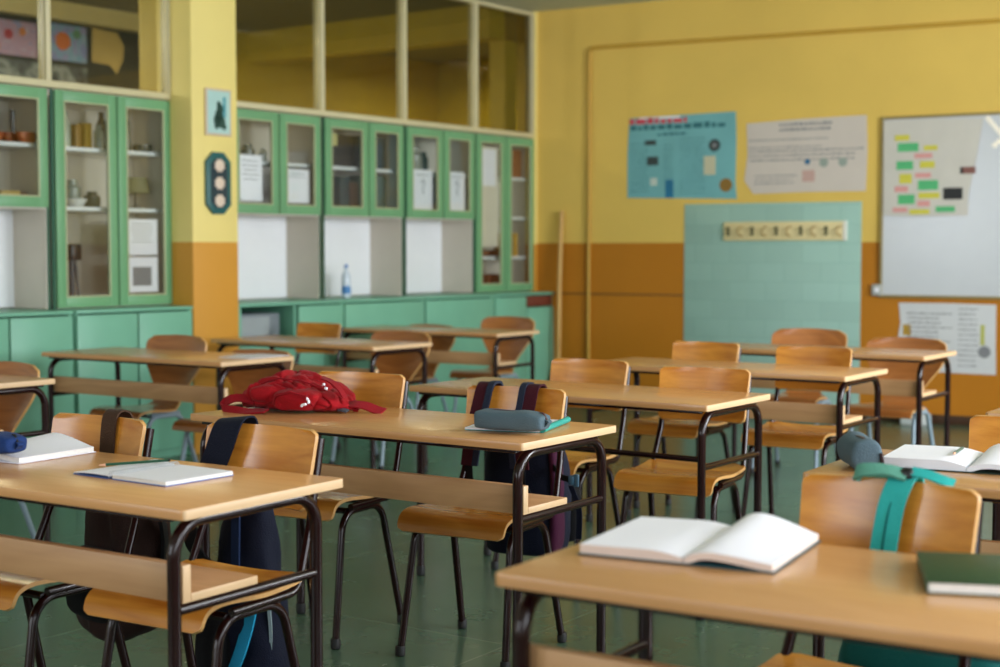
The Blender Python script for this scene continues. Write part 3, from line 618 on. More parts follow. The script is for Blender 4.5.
# ------------------------------------------------------------------ desks
def rrect(w, d, r, n=5):
    pts = []
    for cx, cy, a in ((w/2-r, d/2-r, 0), (-w/2+r, d/2-r, 90), (-w/2+r, -d/2+r, 180), (w/2-r, -d/2+r, 270)):
        for k in range(n+1): t = R(a+90*k/n); pts.append((cx+r*math.cos(t), cy+r*math.sin(t)))
    return pts
DL, DW, DH = 1.32, .525, .76
def build_desk(shelf=True):
    t = thing('student_desk', None, 'desk')
    o = MB().prism(rrect(DL, DW, .012), DH-.022, DH, bev=.0015).build('tabletop', [M['top'], M['edge']], t)
    for f in o.data.polygons:
        if abs(f.normal.x) > .7: f.material_index = 1
    r = .0148; ix = DL/2-.037; iy = DW/2-.032
    for s in (-1, 1):
        fr = MB().tube([(s*ix, -iy, .018), (s*ix, -iy, DH-.038), (s*ix, iy, DH-.038), (s*ix, iy, .018)], r, 14, .075).build('side_frame', M['metal'], t)
        MB().tube([(s*ix, -iy, .535), (s*ix, iy, .535)], .0115, 10).build('side_rail', M['metal'], fr)
        for q in (-1, 1): MB().lathe([(.014, 0), (.0175, .004), (.0175, .035), (.0155, .038)], s*ix, q*iy, 12).build('foot_cap', M['rubber'], fr)
        for q in (-.15, .15): MB().tube([(s*(ix-.0), q, DH-.028), (s*ix, q, DH-.022)], .012, 8).build('bracket', M['metal'], fr)
    MB().box(-ix, ix, -DW/2+.02, -DW/2+.045, DH-.034, DH-.0225, .003).build('top_beam', M['metal'], t)
    MB().box(-ix, ix, DW/2-.06, DW/2-.035, DH-.034, DH-.0225, .003).build('top_beam', M['metal'], t)
    if shelf:
        w = ix+.008
        for nm, y0, y1, z0, z1 in (('front_panel', -iy+.018, -iy+.042, .548, .630), ('shelf', -iy+.0425, -iy+.25, .548, .567)):
            o = MB().box(-w, w, y0, y1, z0, z1, .0015).build(nm, [M['panel'], M['edge']], t)
            for f in o.data.polygons:
                if abs(f.normal.x) > .7: f.material_index = 1
    else:
        MB().tube([(-ix, -iy, .565), (ix, -iy, .565)], .0105, 10).build('stretcher', M['metal'], t)
    return t
dsh = build_desk(); dno = build_desk(False); dsh_used = []
desks = {
 'D1': (-1.062, 3.597, -33.0, 'double desk in the left foreground holding the spiral notebook and pencil'),
 'D2': (-.331, 4.677, -34.7, 'double desk in the middle carrying the red backpack and grey pencil case'),
 'D3': (.326, 5.68, -34.9, 'bare double desk without shelf, just behind the red backpack desk'),
 'D4': (1.072, 6.849, -34.3, 'bare double desk with shelf, second behind the red backpack desk'),
 'D5': (1.753, 8.045, -34.4, 'rearmost desk of the middle row, below the coat rail'),
 'D10': (.686, 2.301, -32.3, 'blurred desk in the right foreground with large open book and green book'),
 'D11': (1.424, 3.404, -32.9, 'desk at the right edge with open thick book and upright pencil case'),
 'D6': (-1.737, 7.651, -34.0, 'left row desk in front of the pillar with a white paper on its right end'),
 'D7': (-1.078, 8.796, -36.5, 'bare left row desk between the pillar and the green base cabinets'),
 'D8': (-.43, 10.076, -32.6, 'farthest desk of the left row near the corner cabinet'),
 'D9': (-2.549, 6.337, -35.3, 'desk cut off by the left edge of the photo, end of its top visible'),
 'D12': (2.30, 4.72, -34.0, 'desk mostly beyond the right edge, only a corner of its top visible'),
}
DK = {}
for k, (x, y, a, lab) in desks.items():
    if k == 'D3': o = dno
    elif not dsh_used: o = dsh; dsh_used.append(1)
    else: o = dup(dsh)
    place(o, (x, y, 0), R(a)); o['label'] = lab; o['group'] = 'double student desks in rows'; DK[k] = o

for ch in DK['D1'].children:
    if not ch.name.startswith('tabletop'): ch.location.x -= .026

# ------------------------------------------------------------------ chairs
def chair_frame(t, m, r, rear_y=.20, up=True):
    for s in (-1, 1):
        f = MB().tube([(s*.19, -.195, .014), (s*.172, -.125, .418), (s*.172, .10, .418), (s*.19, rear_y, .014)], r, 12, .075).build('leg_frame', m, t)
        MB().lathe([(r*1.0, 0), (r*1.35, .004), (r*1.35, .03), (r*1.1, .034)], s*.1905, -.196, 12).build('foot_cap', M['rubber'], f)
        MB().lathe([(r*1.0, 0), (r*1.35, .004), (r*1.35, .03), (r*1.1, .034)], s*.1905, rear_y+.001, 12).build('foot_cap', M['rubber'], f)
        if up:
            MB().tube([(s*.186, -.10, .433), (s*.186, .150, .435), (s*.174, .217, .60), (s*.168, .268, .805)], r*.92, 12, .06).build('back_upright', m, t)
    for y in (-.10, .09): MB().tube([(-.172, y, .420), (.172, y, .420)], r*.85, 10).build('crossbar', m, t)
def chairA():
    t = thing('student_chair', None, 'chair'); chair_frame(t, M['metal'], .0122)
    prof = catmull([Vector((0, .185, .462)), Vector((0, .12, .452)), Vector((0, .02, .448)), Vector((0, -.08, .456)), Vector((0, -.15, .458)), Vector((0, -.192, .444)), Vector((0, -.212, .405))], 30)
    def seat(u, v):
        p = prof[int(round(v*30))]; hw = .198-.012*max(0, v-.4)
        rr = .045
        if v < .09: d = (1-v/.09); hw -= rr*(1-math.sqrt(max(0, 1-d*d)))
        if v > .93: d = (v-.93)/.07; hw -= .02*(1-math.sqrt(max(0, 1-d*d)))
        x = (u*2-1); return Vector((x*hw, p.y+(0 if v > .5 else -.01*x*x), p.z+.010*x*x*(1-v)*1.0))
    MB().sheet(seat, 16, 30, .011, 0, 1).build('seat', [M['ply'], M['plyedge']], t, sharp=50)
    def back(u, v):
        x = u*2-1; hw = .186-.008*(1-v); r = .018/.2
        for e in (v, 1-v):
            if e < r: d = 1-e/r; hw -= .018*(1-math.sqrt(max(0, 1-d*d)))
        return Vector((x*hw, .213+.042*v+.028*(1-x*x)-.02+.0*v, .628+.202*v))
    MB().sheet(back, 20, 20, .010, 0, 1).build('backrest', [M['ply'], M['plyedge']], t, sharp=50)
    mb = MB()
    for s in (-1, 1):
        for z in (.68, .775): mb.lathe([(.006, 0), (.006, .003), (.002, .005)], 0, 0, 8)
    mb.bm.free()
    return t
def chairB(shelltop=.83):
    t = thing('student_chair', None, 'chair'); chair_frame(t, M['gray'], .0125, .24, False)
    k = shelltop
    P = [(-.205, .405), (-.185, .44), (-.12, .452), (0, .445), (.10, .442), (.165, .458), (.20, .52), (.215, .60), (.235, .70), (.262, k)]
    Wd = [.185, .19, .20, .195, .15, .105, .11, .165, .225, .232]
    prof = catmull([Vector((w, y, z)) for (y, z), w in zip(P, Wd)], 48)
    def f(u, v):
        p = prof[int(round(v*48))]; x = u*2-1; hw = p.x
        if v > .955: d = (v-.955)/.045; hw -= .05*(1-math.sqrt(max(0, 1-d*d)))
        bend = .03*(1-x*x) if v > .6 else .0
        return Vector((x*hw, p.y+bend*min(1, (v-.6)/.2 if v > .6 else 0)-.015, p.z+(-.008*x*x*max(0, (v-.93)/.07))))
    MB().sheet(f, 16, 48, .011, 0, 1).build('seat_shell', [M['plyB'], M['plyedge']], t, sharp=50)
    mb = MB()
    for s in (-1, 1): mb.tube([(s*.16, -.10, .431), (s*.16, .1, .431)], .006, 8)
    mb.build('seat_mount', M['gray'], t)
    return t
pA, pB = chairA(), chairB(); usedA, usedB = [], []
CH = {}
def put_chair(key, kind, x, y, ang, lab, top=.83, group=None):
    """x,y: where the top of the backrest stands"""
    a = R(ang); src, used = (pA, usedA) if kind == 'A' else (pB, usedB)
    o = src if not used else dup(src); used.append(1)
    oy = .262 if kind == 'A' else .262
    place(o, (x+oy*math.sin(a), y-oy*math.cos(a), 0), a)
    base = .832 if kind == 'A' else .83
    s = top/base; o.scale = (1, 1, s)
    o['label'] = lab; o['group'] = group or ('plywood chairs with brown tube frames' if kind == 'A' else 'one piece plywood shell chairs on grey frames'); CH[key] = o
put_chair('D1L', 'A', -1.093, 4.087, -34.1, 'plywood chair with a brown bag strap over its back', .839)
put_chair('D1R', 'A', -.61, 3.875, -31.2, 'plywood chair with a wide navy strap across the left of its back', .838)
put_chair('D2L', 'A', -.48, 5.24, -29, 'plywood chair directly behind the red backpack', .865)
put_chair('D2R', 'A', .067, 4.975, -28.5, 'plywood chair with two burgundy straps over its back', .838)
put_chair('D3L', 'A', 0.392, 6.223, -33.9, 'left of the two chairs at the bare desk without a shelf', .839)
put_chair('D3R', 'A', 0.813, 5.782, -28, 'right of the two chairs at the bare desk without a shelf', .839)
put_chair('D4L', 'A', 1.049, 7.419, -36, 'plywood chair on the left at the second bare desk behind the red backpack desk', .839)
put_chair('D4R', 'A', 1.509, 7.046, -30.4, 'plywood chair on the right at the second bare desk, in front of the tiled panel', .839)
put_chair('D10L', 'A', .785, 2.92, -39, 'large near chair with a teal strap hanging over its back', .842)
put_chair('D11L', 'A', 1.48, 4.02, -32, 'plywood chair at the right edge of the photo behind the open thick book', .84)
put_chair('D7L', 'A', -1.18, 9.78, -34, 'reddish plywood chair in front of the open grey compartment', .82)
put_chair('D6L', 'B', -1.77, 8.15, -34, 'waisted shell chair in front of the pillar, left of the papered desk end', .83)
put_chair('D6R', 'B', -1.26, 7.85, -34, 'shell chair pushed in low behind the desk end with the white paper', .77)
put_chair('D7R', 'B', -.60, 9.11, -34, 'dark shell chair left of the far desk, tapering to its seat', .80)
put_chair('D8L', 'B', -.49, 10.62, -34, 'low shell chair behind the left half of the farthest desk', .765)
put_chair('D8R', 'B', .07, 10.68, -34, 'shell chair behind the farthest desk near the corner cabinet', .82)
put_chair('D5L', 'B', 1.86, 8.84, -30, 'shell chair with rounded back standing tallest before the tiled panel', .83)
put_chair('D5R', 'B', 2.33, 8.43, -34, 'dark shell chair at the rearmost middle desk below the whiteboard', .80)
put_chair('D9R', 'B', -2.18, 6.57, -36, 'rounded shell chair cut off by the left edge of the photo', .80)

# ------------------------------------------------------------------ bags
def fabric(name, c, r=.8, sheen=.03): return mat(name, c, r, .2, 0, .12, 9, .5, 220, sheen=sheen)
F = {'navy': fabric('navy cloth', (12, 17, 36)), 'black': fabric('black cloth', (10, 9, 12)), 'brown': fabric('dark brown cloth', (48, 31, 27)), 'strapb': fabric('brown webbing', (70, 48, 34)),
     'burg': fabric('burgundy cloth', (58, 10, 24)), 'slate': fabric('slate webbing', (30, 36, 54)), 'cyan': fabric('cyan cloth', (30, 140, 180)), 'teal': fabric('teal cloth', (14, 92, 90)), 'tealst': fabric('bright teal webbing', (50, 172, 168)),
     'plum': fabric('plum cloth', (60, 14, 42)), 'red': fabric('red cloth', (148, 4, 17), .8, .05), 'redd': fabric('deep red webbing', (140, 6, 22), .8, .05), 'greyc': fabric('blue grey cloth', (80, 98, 108), .85, .03), 'ltgrey': fabric('light grey cloth', (120, 136, 140))}
def bag_at(chair, name, label, cat='bag'):
    c = CH[chair]; t = thing(name, label, cat, tuple(c.location), c.rotation_euler.z); return t
# two-strap backpack (D2R)
t = bag_at('D2R', 'backpack', 'dark navy backpack hanging by burgundy straps from its chair', 'backpack')
MB().loft([(-.03, .36, .25, .10, .05), (-.03, .37, .27, .14, .085), (-.03, .375, .40, .15, .09), (-.03, .37, .56, .145, .08), (-.03, .35, .68, .11, .055), (-.03, .34, .71, .07, .03)], 32, 26, 3, .008, 7, 3).build('bag_body', F['navy'], t)
MB().loft([(.0, .462, .28, .08, .02), (0, .47, .30, .12, .035), (0, .475, .42, .125, .04), (0, .465, .50, .10, .03), (0, .455, .52, .07, .01)], 24, 14, 3, .005).build('front_pocket', F['black'], t)
MB().loft([(.098, .33, .27, .015, .03), (.105, .335, .32, .016, .04), (.108, .335, .5, .015, .04), (.09, .335, .66, .014, .03)], 20, 14, 3, .004).build('side_panel', F['plum'], t)
for x, x2 in ((-.115, -.15), (.06, .05)):
    pts = [(x2, .175, .57), (x2*.9, .175, .66), (x*1.02, .198, .78), (x, .226, .836), (x, .260, .846), (x, .286, .832), (x, .31, .76), (x, .33, .68)]
    MB().ribbon(pts, .06, .006, (1, 0, 0)).build('shoulder_strap', F['burg'], t)
    for q in (-1, 1): 
        if (x < 0) == (q > 0): MB().ribbon([(p[0]+q*.026, p[1]-(.004 if i < 4 else 0), p[2]+(.003 if i > 2 else 0)) for i, p in enumerate(pts)], .022, .009, (1, 0, 0)).build('strap_edging', F['slate'], t)
    MB().ribbon([(x2, .175, .59), (x2-.01, .20, .52), (x2-.02, .25, .49), (x2-.02, .30, .42), (x2, .33, .33)], .028, .004, (1, 0, 0)).build('webbing', F['black'], t)
b = MB().ribbon([(.11, .30, .565), (.16, .25, .545), (.215, .22, .54)], .02, .004, (0, 0, 1)).build('side_webbing', F['black'], t)
MB().box(.208, .228, .205, .232, .525, .556, .005).box(.226, .244, .210, .220, .520, .562, .003).build('buckle', mat('blue grey buckle', (50, 84, 104), .4), t)
MB().ribbon([(.155, .34, .50), (.185, .34, .42), (.185, .34, .32)], .02, .004, (1, 0, 0)).build('loose_webbing', F['navy'], t)
MB().ribbon([(-.05, .29, .42), (-.055, .28, .36), (-.058, .28, .29)], .022, .004, (1, 0, 0)).build('loose_webbing', F['navy'], t)
# navy bag (D1R)
t = bag_at('D1R', 'sports_bag', 'navy bag with a cyan stripe hanging from its chair to the floor', 'bag')
MB().loft([(-.16, .34, .03, .08, .05), (-.16, .345, .06, .112, .08), (-.155, .35, .20, .12, .085), (-.14, .345, .38, .10, .075), (-.13, .335, .55, .075, .05), (-.12, .33, .68, .04, .03)], 40, 34, 2.4, .02, 8, 11).build('bag_body', F['navy'], t)
MB().ribbon([(-.075, .268, .32), (-.085, .262, .27), (-.105, .252, .20), (-.145, .25, .12), (-.18, .25, .06)], .048, .006, (1, -.15, .2)).build('stripe', F['cyan'], t)
MB().ribbon([(-.045, .31, .34), (-.038, .31, .24), (-.05, .31, .10)], .02, .008, (.5, -.8, 0)).build('side_piping', F['ltgrey'], t)
MB().ribbon([(-.115, .262, .62), (-.118, .262, .52), (-.12, .262, .42)], .03, .006, (1, -.1, 0)).build('blue_panel', fabric('mid blue cloth', (16, 34, 66)), t)
MB().loft([(-.19, .26, .08, .03, .02), (-.19, .25, .12, .05, .03), (-.19, .25, .26, .045, .03), (-.18, .26, .32, .02, .01)], 20, 14, 3, .005).build('pocket', F['black'], t)
MB().ribbon([(-.150, .178, .58), (-.145, .185, .68), (-.122, .205, .77), (-.108, .226, .836), (-.106, .260, .850), (-.108, .288, .83), (-.115, .31, .74), (-.12, .325, .66)], .098, .005, (1, 0, .12)).build('shoulder_strap', F['navy'], t)
MB().ribbon([(-.20, .17, .60), (-.212, .20, .50), (-.20, .27, .42), (-.19, .31, .30)], .05, .005, (1, 0, 0)).build('webbing', F['black'], t)
# brown bag (D1L)
t = bag_at('D1L', 'shoulder_bag', 'dark brown bag hanging by one strap from the left chair', 'bag')
MB().loft([(-.08, .35, .20, .09, .05), (-.07, .36, .23, .13, .08), (-.05, .36, .36, .145, .09), (-.03, .35, .50, .13, .08), (-.01, .33, .62, .09, .05), (.01, .32, .66, .05, .02)], 56, 40, 2.4, .030, 9, 21).build('bag_body', F['brown'], t)
MB().loft([(-.06, .265, .25, .04, .01), (-.06, .25, .29, .09, .025), (-.05, .25, .40, .09, .025), (-.05, .265, .46, .06, .01)], 20, 12, 3, .006).build('front_pocket', F['black'], t)
MB().ribbon([(.035, .218, .60), (.034, .228, .70), (.033, .238, .80), (.032, .25, .843), (.032, .278, .853), (.03, .305, .83), (.03, .32, .74), (.02, .33, .64)], .056, .005, (1, 0, 0)).build('shoulder_strap', F['strapb'], t)
MB().ribbon([(.10, .31, .66), (.135, .32, .60), (.14, .34, .50), (.11, .36, .40)], .06, .01, (.6, -.8, 0)).build('side_flap', F['black'], t)
# teal bag (D10L)
t = bag_at('D10L', 'backpack', 'teal backpack hanging on the large near chair', 'backpack')
MB().loft([(.03, .33, .10, .12, .06), (.03, .35, .13, .18, .10), (.03, .36, .30, .19, .105), (.03, .35, .48, .17, .09), (.03, .33, .60, .12, .05), (.03, .32, .64, .06, .02)], 32, 26, 3, .012, 6, 31).build('bag_body', F['teal'], t)
MB().loft([(.03, .232, .16, .06, .02), (.03, .215, .20, .13, .035), (.03, .215, .36, .13, .035), (.03, .235, .42, .09, .01)], 24, 14, 3, .006).build('front_pocket', fabric('dark teal cloth', (14, 74, 78)), t)
MB().ribbon([(.0, .182, .56), (.002, .195, .66), (.012, .214, .78), (.022, .228, .830), (.024, .258, .850), (.02, .30, .83), (.02, .32, .72), (.02, .33, .62)], .054, .005, (1, 0, 0)).build('shoulder_strap', F['tealst'], t)
for q in (0,): MB().ribbon([(q, .1785, .56), (.002+q, .1915, .66), (.010+q, .2105, .775), (.020+q, .225, .826)], .003, .003, (1, 0, 0)).build('stitching', F['teal'], t)
MB().ribbon([(.035, .245, .852), (.0, .235, .862), (-.045, .225, .860), (-.07, .235, .850), (-.06, .262, .845), (-.02, .275, .848), (.03, .265, .852)], .030, .006, [(0, .9, .4), (0, .8, .5), (0, .5, .8), (.3, 0, .9), (0, .5, .9), (0, .8, .4)]).build('carry_loop', fabric('grey green webbing', (96, 158, 140)), t)
MB().loft([(.03, .25, .843, .010, .008), (.03, .25, .848, .015, .012), (.032, .252, .862, .014, .012), (.032, .252, .868, .006, .005)], 14, 10).build('knob', M['black'], t)
MB().ribbon([(.04, .25, .862), (.07, .255, .858), (.10, .26, .849), (.12, .27, .842)], .022, .004, (0, .7, .6)).build('side_loop', F['tealst'], t)
MB().ribbon([(.17, .19, .60), (.178, .21, .68), (.185, .25, .70)], .016, .004, (1, 0, 0)).build('webbing', F['tealst'], t)

# ------------------------------------------------------------------ things on desks
def on_desk(dk, x, y): 
    d = DK[dk]; a = d.rotation_euler.z
    return (d.location.x+x*math.cos(a)-y*math.sin(a), d.location.y+x*math.sin(a)+y*math.cos(a), DH+.0005)
# red backpack: lies on its back, top towards the right
t = thing('backpack', 'bright red backpack lying on the middle desk', 'backpack', (-.655, 4.955, DH+.001), R(-24)); t.scale = (.95, .95, .97)
body = MB()
rows_ = [(-.215, .045, .03), (-.20, .10, .055), (-.14, .135, .092), (-.06, .145, .116), (.03, .14, .104), (.10, .12, .078), (.15, .095, .062), (.19, .055, .04), (.21, .02, .018)]
def redbody(u, v):
    x = u*(len(rows_)-1); i = min(int(x), len(rows_)-2); f = x-i; f = f*f*(3-2*f)*.5+f*.5
    a, b = rows_[i], rows_[i+1]; X = a[0]+(b[0]-a[0])*f; w = a[1]+(b[1]-a[1])*f; h = a[2]+(b[2]-a[2])*f
    return X, w, h
bmx = bmesh.new(); L_ = []
NU, NV = 110, 96
for i in range(NU+1):
    X, w, h = redbody(i/NU, 0); row = []
    for k in range(NV):
        th = 2*PI*k/NV; c, s_ = math.cos(th), math.sin(th)
        y = w*math.copysign(abs(c)**.75, c); z = h*.5+h*.5*math.copysign(abs(s_)**(.8), s_)
        p = Vector((X, y, z*1.12))
        top = max(0, s_)
        f1 = noise.noise(Vector((p.x*7, p.y*9, p.z*7))); rg = 1-2*abs(noise.noise(Vector((p.x*13+4, p.y*9+p.x*8, p.z*16+3)))); r2 = 1-2*abs(noise.noise(Vector((p.x*7-8, p.y*24, p.z*9+7))))
        n = Vector((0, c, s_))
        p += n*(f1*.024+rg*.006-max(0, r2)**4*.020-max(0, 1-2.2*abs(noise.noise(Vector((p.x*11+p.y*8, p.y*5-p.x*7, 2+p.z*8)))))**4*.014)*(.35+.65*min(1, max(0, z/h*1.4)))
        p.x += noise.noise(p*12+Vector((5, 5, 5)))*.012
        if p.z < .001: p.z = .001
        row.append(bmx.verts.new(p))
    L_.append(row)
for a, c in zip(L_, L_[1:]):
    for k in range(NV): bmx.faces.new((a[k], a[(k+1) % NV], c[(k+1) % NV], c[k]))
bmx.faces.new(L_[0][::-1]); bmx.faces.new(L_[-1]); bmesh.ops.recalc_face_normals(bmx, faces=bmx.faces)
body.bm.free(); body.bm = bmx; body.build('bag_body', F['red'], t, sharp=75)
MB().loft([(0, 0, 0, .03, .03), (.0, 0, .01, .07, .045), (.005, 0, .045, .085, .055), (0, 0, .065, .07, .045), (0, 0, .075, .03, .02)], 36, 20, 2.8, .014, 16, 5).xf(Matrix.Translation((.03, -.102, .008)) @ Matrix.Rotation(R(8), 4, 'Z')).build('front_pocket', F['red'], t, sharp=75)
MB().tube([(-.045, -.145, .03), (-.02, -.168, .062), (.04, -.168, .078), (.10, -.150, .062), (.112, -.135, .03)], .0035, 8, .02).build('zipper', F['redd'], t)
MB().tube([(-.2, -.07, .05), (-.14, -.09, .09), (-.05, -.10, .115), (.04, -.095, .11), (.12, -.08, .085)], .003, 8, .03).build('zipper', F['redd'], t)
MB().ribbon([(-.13, -.12, .035), (-.18, -.135, .045), (-.215, -.15, .040), (-.245, -.145, .022), (-.235, -.165, .006), (-.18, -.185, .005), (-.12, -.185, .006), (-.05, -.175, .01)], .036, .006, [(0, .9, .5), (0, .8, .6), (0, .4, .9), (-.5, 0, .8), (0, .3, .9), (0, .9, .4), (0, 1, .2)]).build('shoulder_strap', F['redd'], t)
MB().ribbon([(.15, .0, .02), (.20, -.01, .028), (.24, .0, .024), (.28, .01, .010), (.305, .015, .004)], .042, .005, (.1, .9, .4)).build('shoulder_strap', F['redd'], t)
MB().ribbon([(.165, -.05, .012), (.185, -.055, .012), (.20, -.05, .008)], .022, .006, (0, 1, .2)).build('strap_adjuster', mat('dark grey plastic', (60, 66, 78), .4), t)
MB().ribbon([(.09, -.03, .115), (.13, -.04, .105), (.17, -.05, .08), (.195, -.06, .055)], .03, .005, (0, 1, .1)).build('flap', F['redd'], t)
for i, (x, y, z) in enumerate([(.125, -.085, .098), (.138, -.09, .086), (.105, -.160, .055), (.113, -.164, .046), (.092, -.172, .034), (.104, -.174, .038)]):
    MB().loft([(0, 0, -.006, .002, .002), (0, 0, -.004, .0045, .0045), (0, 0, .004, .0045, .0045), (0, 0, .006, .002, .002)], 10, 8, 2).xf(Matrix.Translation((x, y, z)) @ Matrix.Rotation(R(60+40*i), 4, 'Y')).build('cord_end', M['paper'], t)
for a, b in (((.09, -.075, .112), (.138, -.09, .086)), ((.10, -.145, .075), (.104, -.170, .040))): MB().tube([a, ((a[0]+b[0])/2, (a[1]+b[1])/2-.006, (a[2]+b[2])/2+.006), b], .0016, 6, .01).build('cord', F['redd'], t)

# pencil cases
def pencil_case(name, label, loc, rz, Lc, w, h, m, zipm, ex=4.6):
    t = thing(name, label, 'pencil case', loc, rz); hl = Lc/2
    rings = [(-hl, .5, .6), (-hl+.004, .8, .85), (-hl+.014, .96, .96), (-hl*.5, 1, 1), (0, 1.02, .96), (hl*.5, 1, 1), (hl-.03, .98, .9), (hl-.006, .85, .7), (hl, .5, .5)]
    b = MB().loft([(0, h/2*1.0*0, x, w/2*a, h/2*c) for x, a, c in rings], 32, 34, ex, .005, 14, 2)
    b.xf(Matrix.Translation((0, 0, h/2)) @ Matrix.Rotation(R(90), 4, 'Y') @ Matrix.Rotation(R(90), 4, 'Z'))
    b.build('case_body', m, t, sharp=60)
    MB().ribbon([(-hl+.01, w*.05, h*.93), (-hl*.5, w*.08, h*1.0), (0, w*.1, h*.985), (hl*.5, w*.08, h*1.0), (hl-.015, w*.04, h*.9), (hl-.002, w*.0, h*.55)], .008, .003, (0, 1, 0)).build('zipper', zipm, t)
    MB().ribbon([(hl-.03, .006, h*.93), (hl-.01, .0, h*.98), (hl+.006, -.004, h*.6)], .006, .003, (0, 1, 0)).build('zip_pull', zipm, t)
    MB().ribbon([(hl-.008, 0, h*.7), (hl+.012, 0, h*.55), (hl+.0, 0, h*.3)], .02, .003, (0, 1, 0)).build('end_tab', m, t)
    return t
pencil_case('pencil_case', 'blue grey zipped pencil case lying on the middle desk', (.035, 4.31, DH+.0102), R(-29), .225, .085, .056, F['greyc'], mat('maroon zip', (70, 28, 32), .5))
t = pencil_case('pencil_case', 'blue grey pencil case tilted up at the corner of the right desk', (.888, 3.63, DH+.002), R(92), .17, .078, .078, F['greyc'], mat('maroon zip dark', (52, 30, 32), .5), 2.5)
MB().ribbon([(-.088, -.028, .03), (-.08, -.036, .03), (0, -.0405, .032), (.08, -.036, .03), (.088, -.02, .03)], .03, .003, (0, .2, 1)).build('lower_panel', mat('maroon panel', (42, 18, 22), .7), t)
t = pencil_case('pencil_case', 'royal blue pencil case on the open notebook at the left edge', (-1.295, 3.72, DH+.026), R(-30), .21, .08, .05, fabric('royal blue cloth', (26, 52, 104)), M['black'])

# notebooks
def nb_block(w, h, th, m1=None, cover=None, name='page_block', parent=None, z=0, x=0, y=0):
    return MB().box(x-w/2, x+w/2, y-h/2, y+h/2, z, z+th, .0008).build(name, [m1 or M['paper']], parent)
def flat_book(name, label, loc, rz, w, h, th, cover, cat='notebook', spine=True):
    t = thing(name, label, cat, loc, rz)
    MB().box(-w/2, w/2, -h/2, h/2, 0, .002, .0006).box(-w/2, w/2, -h/2, h/2, th-.002, th, .0006).box(-w/2-.0015, -w/2+.0005, -h/2, h/2, 0.0, th, .0006).build('cover', cover, t)
    MB().box(-w/2+.001, w/2-.003, -h/2+.003, h/2-.003, .0021, th-.0021).build('page_block', M['pages'], t)
    return t
# D2: white notebook under case, teal edged notebook at its right
t = thing('notebook', 'white notebook with teal spine lying under the grey pencil case', 'notebook', (.052, 4.485, DH+.0008), R(-18))
tc = mat('teal cover', (22, 150, 140), .4)
MB().box(-.12, .12, -.14, .14, 0, .0015).build('cover', tc, t)
MB().box(-.12, .118, -.139, .139, .0016, .008, .0008).build('page_block', M['paper'], t)
MB().tube([(.122, -.14, .0095), (.122, .14, .0095)], .0095, 14).build('rolled_spine', tc, t)
# D1 spiral notebook, open: left part, spiral, right part
t = thing('spiral_notebook', 'open white spiral notebook with blue cover on the left foreground desk', 'notebook', (-.852, 3.522, DH+.0008), R(-36))
bluec = mat('blue cover', (64, 104, 170), .5)
MB().box(-.135, -.006, -.105, .105, 0, .0015).build('cover', bluec, t)
MB().box(.006, .193, -.105, .105, 0, .0018).build('cover', bluec, t)
MB().box(.007, .192, -.104, .104, .0016, .0095, .0008).build('page_block', M['pages'], t)
MB().sheet(lambda u, v: Vector((.007+.184*u, -.104+.208*v, .0102+.0006*math.sin(u*3))), 10, 2, .0006).build('top_page', M['paper'], t)
MB().sheet(lambda u, v: Vector((-.134+.128*u, -.104+.208*v, .004+.003*u+.008*math.sin(PI*u)*(.3+v))), 14, 6, .0016).build('left_page', M['paper'], t)
mb = MB()
for k in range(30):
    y = -.099+k*.0068; mb.tube([(.006+.006, y, .010), (.005, y, .0175), (-.005, y, .0175), (-.012, y, .007), (-.010, y, .0015)], .0011, 5)
mb.build('spiral_binding', mat('white coated wire', (206, 208, 212), .4), t)
def pencil(label, loc, rz, tilt, Lp, m, tip=True):
    t = thing('pencil', label, 'pencil', loc, rz); t.rotation_euler = (0, tilt, rz)
    MB().tube([(-Lp/2, 0, 0), (Lp/2-.02, 0, 0)], .0037, 6).build('barrel', m, t)
    MB().tube([(Lp/2-.02, 0, 0), (Lp/2-.004, 0, 0)], .0036, 8, rr=[.0036, .0009]).build('sharpened_tip', mat('bare pencil wood', (214, 156, 124), .6), t)
    MB().tube([(-Lp/2-.004, 0, 0), (-Lp/2+.002, 0, 0)], .0039, 6).build('end_cap', M['black'], t)
gp = mat('dark green pencil lacquer', (8, 66, 46), .3)
pencil('dark green pencil lying across the spiral notebook', (-.890, 3.562, DH+.0215), R(180+30), 0, .175, gp)
